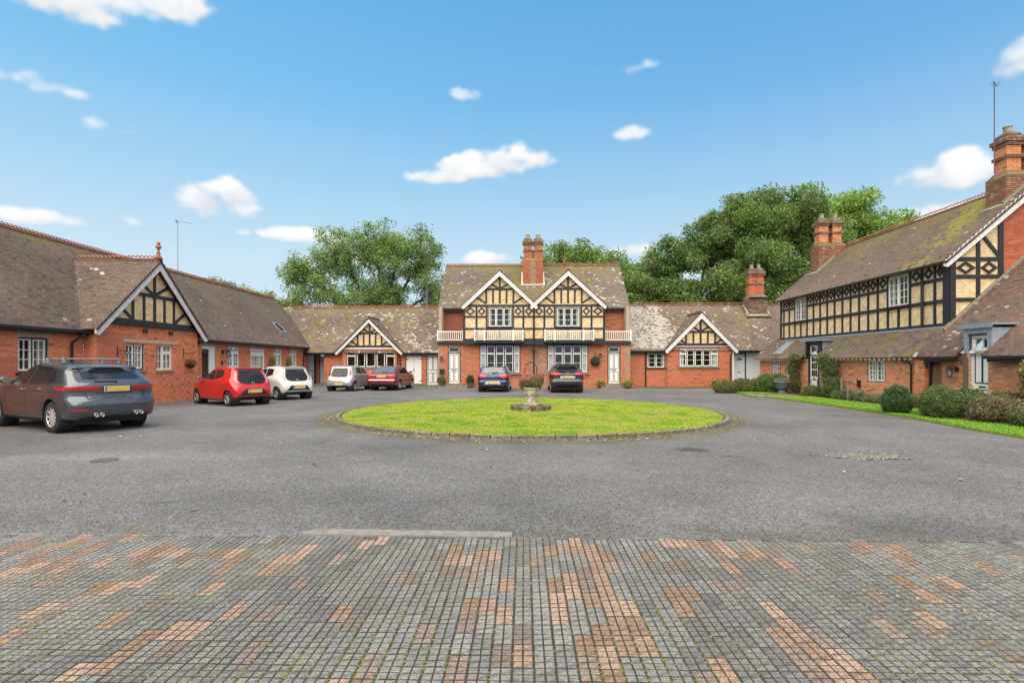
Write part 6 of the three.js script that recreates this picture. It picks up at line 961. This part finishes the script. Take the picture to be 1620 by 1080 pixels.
// dark crossover
{
  const c = { length: 4.36, width: 1.8, height: 1.56, rear: .80, base: 2.64, wheel: .345, arch: .05, belt: 1.05, mid: .68, belly: .035, tumble: .40, noseIn: .14, tailIn: .2, bowR: .2, bowF: .2, edge: .11, haunch: .08, cell: .034,
    side: [[.36, .34], [.14, .36], [.02, .48], [.0, .62], [.08, .72], [.10, .88], [.06, .98], [.10, 1.06], [.36, 1.16], [.72, 1.38], [.60, 1.46], [.9, 1.52], [1.6, 1.56], [2.2, 1.55], [2.6, 1.44], [3.1, 1.18], [3.4, 1.06], [3.9, .98], [4.26, .84], [4.36, .62], [4.28, .36], [3.9, .25], [2.2, .25], [1, .26]],
    rearGlass: [[-.58, 1.125], [.58, 1.125], [.50, 1.36], [-.50, 1.36]], frontGlass: [[-.64, 1.1], [.64, 1.1], [.52, 1.46], [-.52, 1.46]],
    windows: [[[3.0, 1.1], [2.1, 1.08], [2.06, 1.45], [2.4, 1.43], [2.7, 1.3]], [[2.0, 1.09], [1.2, 1.16], [1.3, 1.38], [1.6, 1.46], [1.98, 1.47]]],
    lamps: [['rear', [[.50, .90], [.60, .90], [.88, .98], [.90, 1.10], [.78, 1.12], [.62, 1.0]]], ['side', [[.08, .98], [.44, 1.06], [.40, 1.13], [.10, 1.1]]], ['rear', [[.70, .60], [.86, .62], [.86, .74], [.76, .72]], null, 'reflector']],
    trims: [['bumper_lower', M.carBlack, 'rear', [[-.78, .36], [.78, .36], [.84, .52], [.62, .66], [-.62, .66], [-.84, .52]], .004], ['plate_panel', M.plateFrame, 'rear', [[-.36, .80], [.36, .80], [.42, .92], [-.42, .92]], .004], ['wheel_arch_trim', M.carBlack, 'side', lineStrip([[.36, .45], [.42, .62], [.58, .76], [.8, .81], [1.02, .76], [1.18, .62], [1.24, .45]], .06), .006]], seams: [[[2.04, .35], [2.04, 1.08]], [[3.06, .4], [3.1, 1.08]]], plateY: .87, badgeY: 1.06, wiper: [1.13, 1.14, .3], mirror: [2.86, 1.1], handles: [[2.2, .96]], spokes: 5, twin: true };
  const [t, sh, f] = car('grey_crossover', 'charcoal crossover with roof spoiler parked before the right bay window of the double house', c, paintOf(.040, .048, .058, .45), [2.33, 0, -28.6], head(-.01, 1));
  add(t, 'spoiler', sh(laid(f, c, 'top', [[.62, -.52], [.9, -.56], [.9, .56], [.62, .52]], .03, 3)), M.carBlack);
}
// ---------- the urn in the middle of the lawn
{
  const UX = .23, UZ = -17.35, t = thing('urn_plinth', 'low ring of worn stone blocks under the urn on the lawn', 'plinth', [UX, 0, UZ]);
  for (let i = 0; i < 10; i++) { const a = i / 10 * 6.2832, s = shapeOf([[.34, -.185], [.62, -.2], [.66, 0], [.62, .2], [.34, .185]]); add(t, 'plinth_stone', new THREE.ExtrudeGeometry(s, { depth: .15, bevelEnabled: true, bevelSize: .015, bevelThickness: .015, bevelSegments: 2 }).rotateX(-Math.PI / 2), [M.dirtStone, M.stone, M.dirtStone][i % 3], [0, .06 + .006 * (i % 3), 0], [0, a, 0]); }
  add(t, 'plinth_core', new THREE.CylinderGeometry(.44, .44, .17, 24), M.soil, [0, .13, 0]);
  for (let i = 0; i < 9; i++) add(t, 'plinth_leaf_litter', new THREE.IcosahedronGeometry(.05, 1).scale(1.6, .4, 1), M.terracotta, [Math.cos(i * 2.1) * .46, .225, Math.sin(i * 2.1) * .42], [0, i, 0]);
  const u = thing('stone_urn', 'pale carved stone urn standing on the plinth in the round lawn', 'urn', [UX, .22, UZ]);
  const body = new THREE.LatheGeometry([[0, 0], [.27, 0], [.27, .05], [.235, .075], [.215, .13], [.205, .25], [.22, .38], [.245, .48], [.262, .53], [.285, .555], [.29, .59], [.265, .6], [.245, .57], [.2, .54], [0, .5]].map(([a, b]) => new THREE.Vector2(a, b)), 56, 0, 6.2832), p = body.attributes.position;
  for (let i = 0; i < p.count; i++) { const x = p.getX(i), y = p.getY(i), z = p.getZ(i), R0 = Math.hypot(x, z); if (R0 < .15 || y < .09 || y > .53) continue; const a = Math.atan2(z, x), d = .016 * Math.max(0, Math.sin(a * 8)) * Math.sin((y - .09) / .44 * 3.14) + .01 * (noise(x * 40, y * 40, z * 40) - .5); p.setX(i, x * (1 + d / R0 * 1.6)); p.setZ(i, z * (1 + d / R0 * 1.6)); } body.computeVertexNormals();
  add(u, 'bowl', body, M.urn);
  for (let i = 0; i < 8; i++) { const a = i / 8 * 6.2832 + .2; const sw = add(u, 'carved_swag', tube([[-.085, .1, 0], [-.045, .025, .018], [0, 0, .024], [.045, .025, .018], [.085, .1, 0]], .015, 6), M.urn, [Math.cos(a) * .225, .33, Math.sin(a) * .225], [0, Math.PI / 2 - a, 0]); add(u, 'acanthus_leaf', new THREE.SphereGeometry(1, 10, 8).scale(.045, .11, .02), M.urn, [Math.cos(a + .39) * .208, .18, Math.sin(a + .39) * .208], [0, Math.PI / 2 - a - .39, 0]); }
  add(u, 'soil', new THREE.CircleGeometry(.22, 20).rotateX(-Math.PI / 2), M.soil, [0, .545, 0]);
  shrub('urn_flowers', 'faded pink and orange flowers with green leaves growing in the stone urn', 'flowers', UX, UZ, { y: .78, seed: 60, n: 1500, size: .8, fill: .5, stems: 26, tones: [[.16, .22, .05], [.11, .17, .04], [.22, .25, .07], [.2, .2, .07]], blobs: [box(-.14, .12, 0, .2, .17, .22), box(.12, .13, .02, .22, .18, .22), box(.26, .28, 0, .14, .14, .16), box(0, .22, 0, .22, .14, .2)] });
  shrub('urn_blossom', 'dusty pink and peach flower heads topping the plants in the stone urn', 'flowers', UX, UZ, { y: .78, seed: 61, n: 620, size: .75, fill: .85, stems: 12, tones: [[.50, .16, .17], [.55, .28, .18], [.48, .13, .18], [.62, .38, .24], [.5, .22, .12]], blobs: [box(-.22, .28, .08, .12, .06, .12), box(-.05, .30, .12, .12, .06, .1), box(.04, .24, .16, .1, .05, .08), box(-.08, .4, -.02, .14, .06, .12), box(.3, .36, .05, .09, .1, .1), box(.36, .46, -.02, .08, .07, .08), box(-.32, .2, .05, .08, .06, .08), box(.2, .34, -.1, .1, .07, .1)] });
  const h = thing('iron_hoop', 'thin dark iron hoop arching over the flowers of the urn', 'hoop', [UX, .74, UZ]); const pts = [[-.2, 0, -.05], [-.2, .65, -.05]]; for (let i = 1; i < 9; i++) { const a = Math.PI - i / 9 * Math.PI; pts.push([Math.cos(a) * .2, .68 + Math.sin(a) * .22, -.05]); } pts.push([.2, .65, -.05], [.2, 0, -.05]); add(h, 'hoop_bar', tube(pts, .011, 8, 80), M.iron); add(h, 'hoop_finial', new THREE.SphereGeometry(.028, 10, 8), M.iron, [0, .91, -.05]);
}
// ---------- wall lanterns, pots, baskets, aerials
const lampGlass = phys(rgb(.55, .56, .54), .15, { transmission: .6, thickness: 0 });
function lantern(label, x, y, z, turn) { const t = thing('wall_lantern', label, 'lantern', [x, y, z], turn, 'wall lanterns'); add(t, 'back_plate', new THREE.CylinderGeometry(.07, .07, .03, 14).rotateX(Math.PI / 2), M.iron, [0, 0, .015]); add(t, 'arm', tube([[0, 0, .02], [0, .1, .12], [0, .08, .2], [0, .02, .22]], .014, 6), M.iron); add(t, 'lamp_glass', new THREE.CylinderGeometry(.085, .055, .19, 6), lampGlass, [0, -.1, .22]); const c = add(t, 'lamp_cap', new THREE.ConeGeometry(.12, .1, 6), M.iron, [0, .04, .22]); add(t, 'lamp_cage', merge([0, 1, 2, 3, 4, 5].map((i) => { const a = i / 6 * 6.283 + .52; return tube([[Math.sin(a) * .088, 0, .22 + Math.cos(a) * .088], [Math.sin(a) * .058, -.19, .22 + Math.cos(a) * .058]], .008, 4); }).concat([new THREE.CylinderGeometry(.07, .05, .03, 6).translate(0, -.21, .22)])), M.iron); return t; }
const turnL = rad(1.72), atL = (u, w) => [u * Math.cos(turnL) - w * Math.sin(turnL), -(w * Math.cos(turnL) + u * Math.sin(turnL))];   // point on the left range
const onL = (u, y, w) => { const [x, z] = atL(u, w); return [x, y, z]; };
lantern('black lantern between the dark door and the first far window of the left range', ...onL(-14.58, 2.18, 26.75), Math.PI / 2 + turnL).scale.setScalar(1.3);
lantern('black lantern on the wall between the white panelled store door and the left house door', -5.35, 1.95, -33.98, 0);
lantern('black lantern beside the right house door', 4.95, 2.15, -33.98, 0);
lantern('black lantern on the white boards of the right cottage porch', 13.88, 2.05, -35.42, 0);
lantern('black carriage lantern on the brick wall beside the near white door at right', 14.28, 1.42, -17.55, -Math.PI / 2).scale.setScalar(1.15);
{ const t = thing('house_number', 'small blue enamel number plate above the near lantern of the timbered house', 'sign', [14.27, 1.66, -17.3], -Math.PI / 2); const c = document.createElement('canvas'); c.width = c.height = 64; const x = c.getContext('2d'); x.fillStyle = '#1b2350'; x.fillRect(0, 0, 64, 64); x.fillStyle = '#f2f2f2'; x.font = 'bold 46px sans-serif'; x.textAlign = 'center'; x.fillText('7', 32, 48); const m = new THREE.CanvasTexture(c); m.colorSpace = THREE.SRGBColorSpace; add(t, 'enamel_plate', new THREE.BoxGeometry(.13, .13, .014), M.blackPaint, [0, 0, .007]); add(t, 'enamel_face', new THREE.PlaneGeometry(.12, .12), std(0xffffff, .4, { map: m }), [0, 0, .0165]); }
function flowerpot(label, x, z, mat, r, h, tones, blob, seed, plantLabel, y = 0) { const t = thing('plant_pot', label, 'pot', [x, y, z]); add(t, 'pot', new THREE.LatheGeometry([[0, 0], [r * .68, 0], [r * .95, h * .88], [r * 1.06, h * .88], [r * 1.06, h], [r * .9, h], [r * .85, h * .8], [0, h * .8]].map(([a, b]) => new THREE.Vector2(a, b)), 20), mat); shrub('potted_plant', plantLabel, 'plant', x, z, { y: y + h * .8, seed, n: 520, size: .9, fill: .5, stems: 6, tones, blobs: blob }); }
const G1 = [[.10, .17, .03], [.13, .19, .04], [.16, .17, .05]], G2 = [[.04, .08, .025], [.06, .11, .03]], Y = [[.42, .38, .03], [.5, .44, .04], [.2, .25, .04], [.12, .18, .04]];
flowerpot('blue grey pot left of the left house door', -5.3, -33.5, M.bluePot, .2, .32, G1, [box(0, .2, 0, .26, .24, .24)], 70, 'yellow green shrub in the pot left of the left house door');
flowerpot('blue grey pot between the left house door and the bay window', -3.45, -33.55, M.bluePot, .19, .34, G2, [box(0, .24, 0, .22, .3, .22)], 71, 'dark green shrub in the pot between door and bay window');
flowerpot('square dark pot left of the right house door', 4.9, -33.4, M.dirtStone, .22, .2, Y, [box(0, .14, 0, .24, .16, .22)], 72, 'yellow flowers in the pot left of the right house door');
flowerpot('low stone pot right of the right house door', 6.55, -33.2, M.stone, .24, .18, Y, [box(0, .14, 0, .28, .18, .24)], 73, 'yellow flowers in the pot right of the right house door', 0);
flowerpot('stone trough under the right cottage gable window', 12.55, -34.2, M.dirtStone, .36, .3, [[.12, .13, .05], [.2, .18, .09]], [box(0, .1, 0, .26, .1, .2)], 74, 'withered plants in the stone trough under the gable window');
{ const t = thing('grey_planter', 'grey pedestal planter standing by the far door of the timbered house', 'planter', [13.15, .04, -26.95]); add(t, 'planter_bowl', new THREE.LatheGeometry([[0, .22], [.2, .22], [.3, .3], [.36, .56], [.41, .58], [.41, .64], [.36, .64], [.33, .58], [0, .56]].map(([a, b]) => new THREE.Vector2(a, b)), 8).rotateY(Math.PI / 8), M.bluePot); add(t, 'planter_foot', new THREE.CylinderGeometry(.17, .22, .22, 8).rotateY(Math.PI / 8), M.bluePot, [0, .11, 0]); shrub('planter_flowers', 'pale faded flowers in the grey pedestal planter', 'flowers', 13.15, -26.95, { y: .62, seed: 76, n: 380, size: .9, fill: .4, tones: [[.3, .27, .18], [.16, .18, .07], [.36, .34, .25]], blobs: [box(0, .08, 0, .32, .12, .3)] }); }
{ const t = thing('hanging_basket', 'round leafy hanging basket between the right bay window and right house door', 'basket', [4.62, 2.25, -33.85]); add(t, 'chain', merge([tube([[0, 0, 0], [-.16, -.55, .0]], .008, 4), tube([[0, 0, 0], [.16, -.55, .0]], .008, 4), tube([[0, 0, -.16], [0, .02, 0], [0, 0, .02]], .012, 5)]), M.iron); add(t, 'basket_bowl', new THREE.SphereGeometry(.19, 16, 8, 0, 6.2832, Math.PI / 2, Math.PI / 2), M.wood, [0, -.55, 0]); const im = shrub('basket_plant', 'dark green plant spilling from the hanging basket by the right house door', 'plant', 4.62, -33.85, { y: 1.5, seed: 77, n: 700, size: .9, fill: .6, tones: [[.06, .10, .03], [.10, .14, .04], [.14, .15, .06]], blobs: [box(0, .2, 0, .25, .26, .24)] }); }
for (const [w, lab, i] of [[32.15, 'wall planter with trailing green plant left of the fourth far window of the left range', 0], [34.6, 'wall planter with trailing green plant left of the last window of the left range', 1]]) { const p = onL(-14.48, 1.55, w), t = thing('wall_planter', lab, 'planter', p, turnL + Math.PI / 2, 'wall planters'); add(t, 'trough', new THREE.BoxGeometry(.5, .16, .18), M.wood, [0, 0, 0]); shrub('trailing_plant', (i ? 'yellow green trailing plant in the wall planter nearest the far corner' : 'yellow green trailing plant in the wall planter between two far windows'), 'plant', p[0], p[2], { y: 1.5, seed: 80 + i, n: 220, size: .9, fill: .4, stems: 6, tones: [[.32, .36, .08], [.25, .31, .08], [.38, .33, .1]], blobs: [box(.05, .22, 0, .1, .24, .22), box(.05, .0, 0, .1, .16, .2)] }); }
{ const p = onL(-14.0, 1.55, 23.15), t = thing('bracket_planter', 'small bracket planter with red flowers on the right side of the brick gable', 'planter', p); add(t, 'bowl', new THREE.SphereGeometry(.16, 14, 8, 0, 6.2832, Math.PI / 2, Math.PI / 2), M.iron); shrub('bracket_flowers', 'red and pink flowers in the bracket planter on the brick gable', 'flowers', p[0], p[2], { y: 1.54, seed: 84, n: 260, size: .8, fill: .4, stems: 5, tones: [[.5, .12, .12], [.16, .2, .05], [.55, .25, .15], [.12, .17, .04]], blobs: [box(0, .09, 0, .17, .12, .2)] }); }
{ const t = thing('post_box', 'small black wall letter box left of the left house door', 'letter box', [-5.33, 1.05, -33.94]); add(t, 'box_body', new THREE.BoxGeometry(.3, .28, .12), M.blackPaint, [0, 0, .06]); add(t, 'box_lid', new THREE.CylinderGeometry(.16, .16, .13, 16, 1, false, 0, Math.PI).rotateZ(Math.PI / 2).rotateX(-Math.PI / 2).rotateZ(Math.PI / 2).scale(.95, .5, 1), M.blackPaint, [0, .14, .06]); }
function aerial(label, x, y0, y1, z, turn, { rods = 7, len = .7, mat = M.aerial, r = .02 } = {}) { const t = thing('television_aerial', label, 'aerial', [x, y0, z], turn, 'television aerials'), h = y1 - y0; add(t, 'mast', tube([[0, 0, 0], [0, h, 0]], r, 6), mat); add(t, 'boom', tube([[-.12, h - .04, 0], [len, h - .1, 0]], .012, 5), mat); for (let i = 0; i < rods; i++) add(t, 'rod', tube([[i / rods * len, h - .05 - .06 * i / rods, -.13], [i / rods * len, h - .05 - .06 * i / rods, .13]], .006, 4), mat); if (rods > 3) add(t, 'reflector', new THREE.BoxGeometry(.02, .16, .2), mat, [-.08, h - .04, 0]); return t; }
aerial('tall pole aerial on the left range behind the brick gable', ...[onL(-18.2, 0, 28.9)].flatMap((p) => [p[0], 6.3]), 9.45, onL(-18.2, 0, 28.9)[2], .35, { len: .75 });
aerial('small aerial on the ridge of the left cottage', -13.6, 5.8, 6.35, -40.7, 0, { len: 1.4, rods: 8, r: .012 });
aerial('small aerial behind the central chimney of the double house', 1.55, 8.6, 10.75, -38.9, 0, { len: .6, rods: 5, r: .014 });
aerial('tall rusty aerial mast strapped to the near chimney of the timbered house', 17.12, 8.5, 11.85, -19.4, .5, { len: .25, rods: 3, r: .018, mat: std(rgb(.16, .10, .09), .6, { metalness: .4 }) });
for (const [x, z, h, lab] of [[13.55, -22.6, .92, 'taller bare wooden stake in the bed by the brick wall'], [13.5, -22.1, .6, 'shorter bare wooden stake in the bed by the brick wall']]) { const t = thing('wooden_stake', lab, 'stake', [x, .04, z]); add(t, 'stake_shaft', B(.06, h, .06, 0, h / 2, 0), M.concrete); add(t, 'stake_top', new THREE.ConeGeometry(.042, .05, 4).rotateY(Math.PI / 4), M.concrete, [0, h + .025, 0]); }
scene.traverse((o) => { if (o.isMesh) { o.castShadow = true; o.receiveShadow = true; } });
renderer.render(scene, camera);
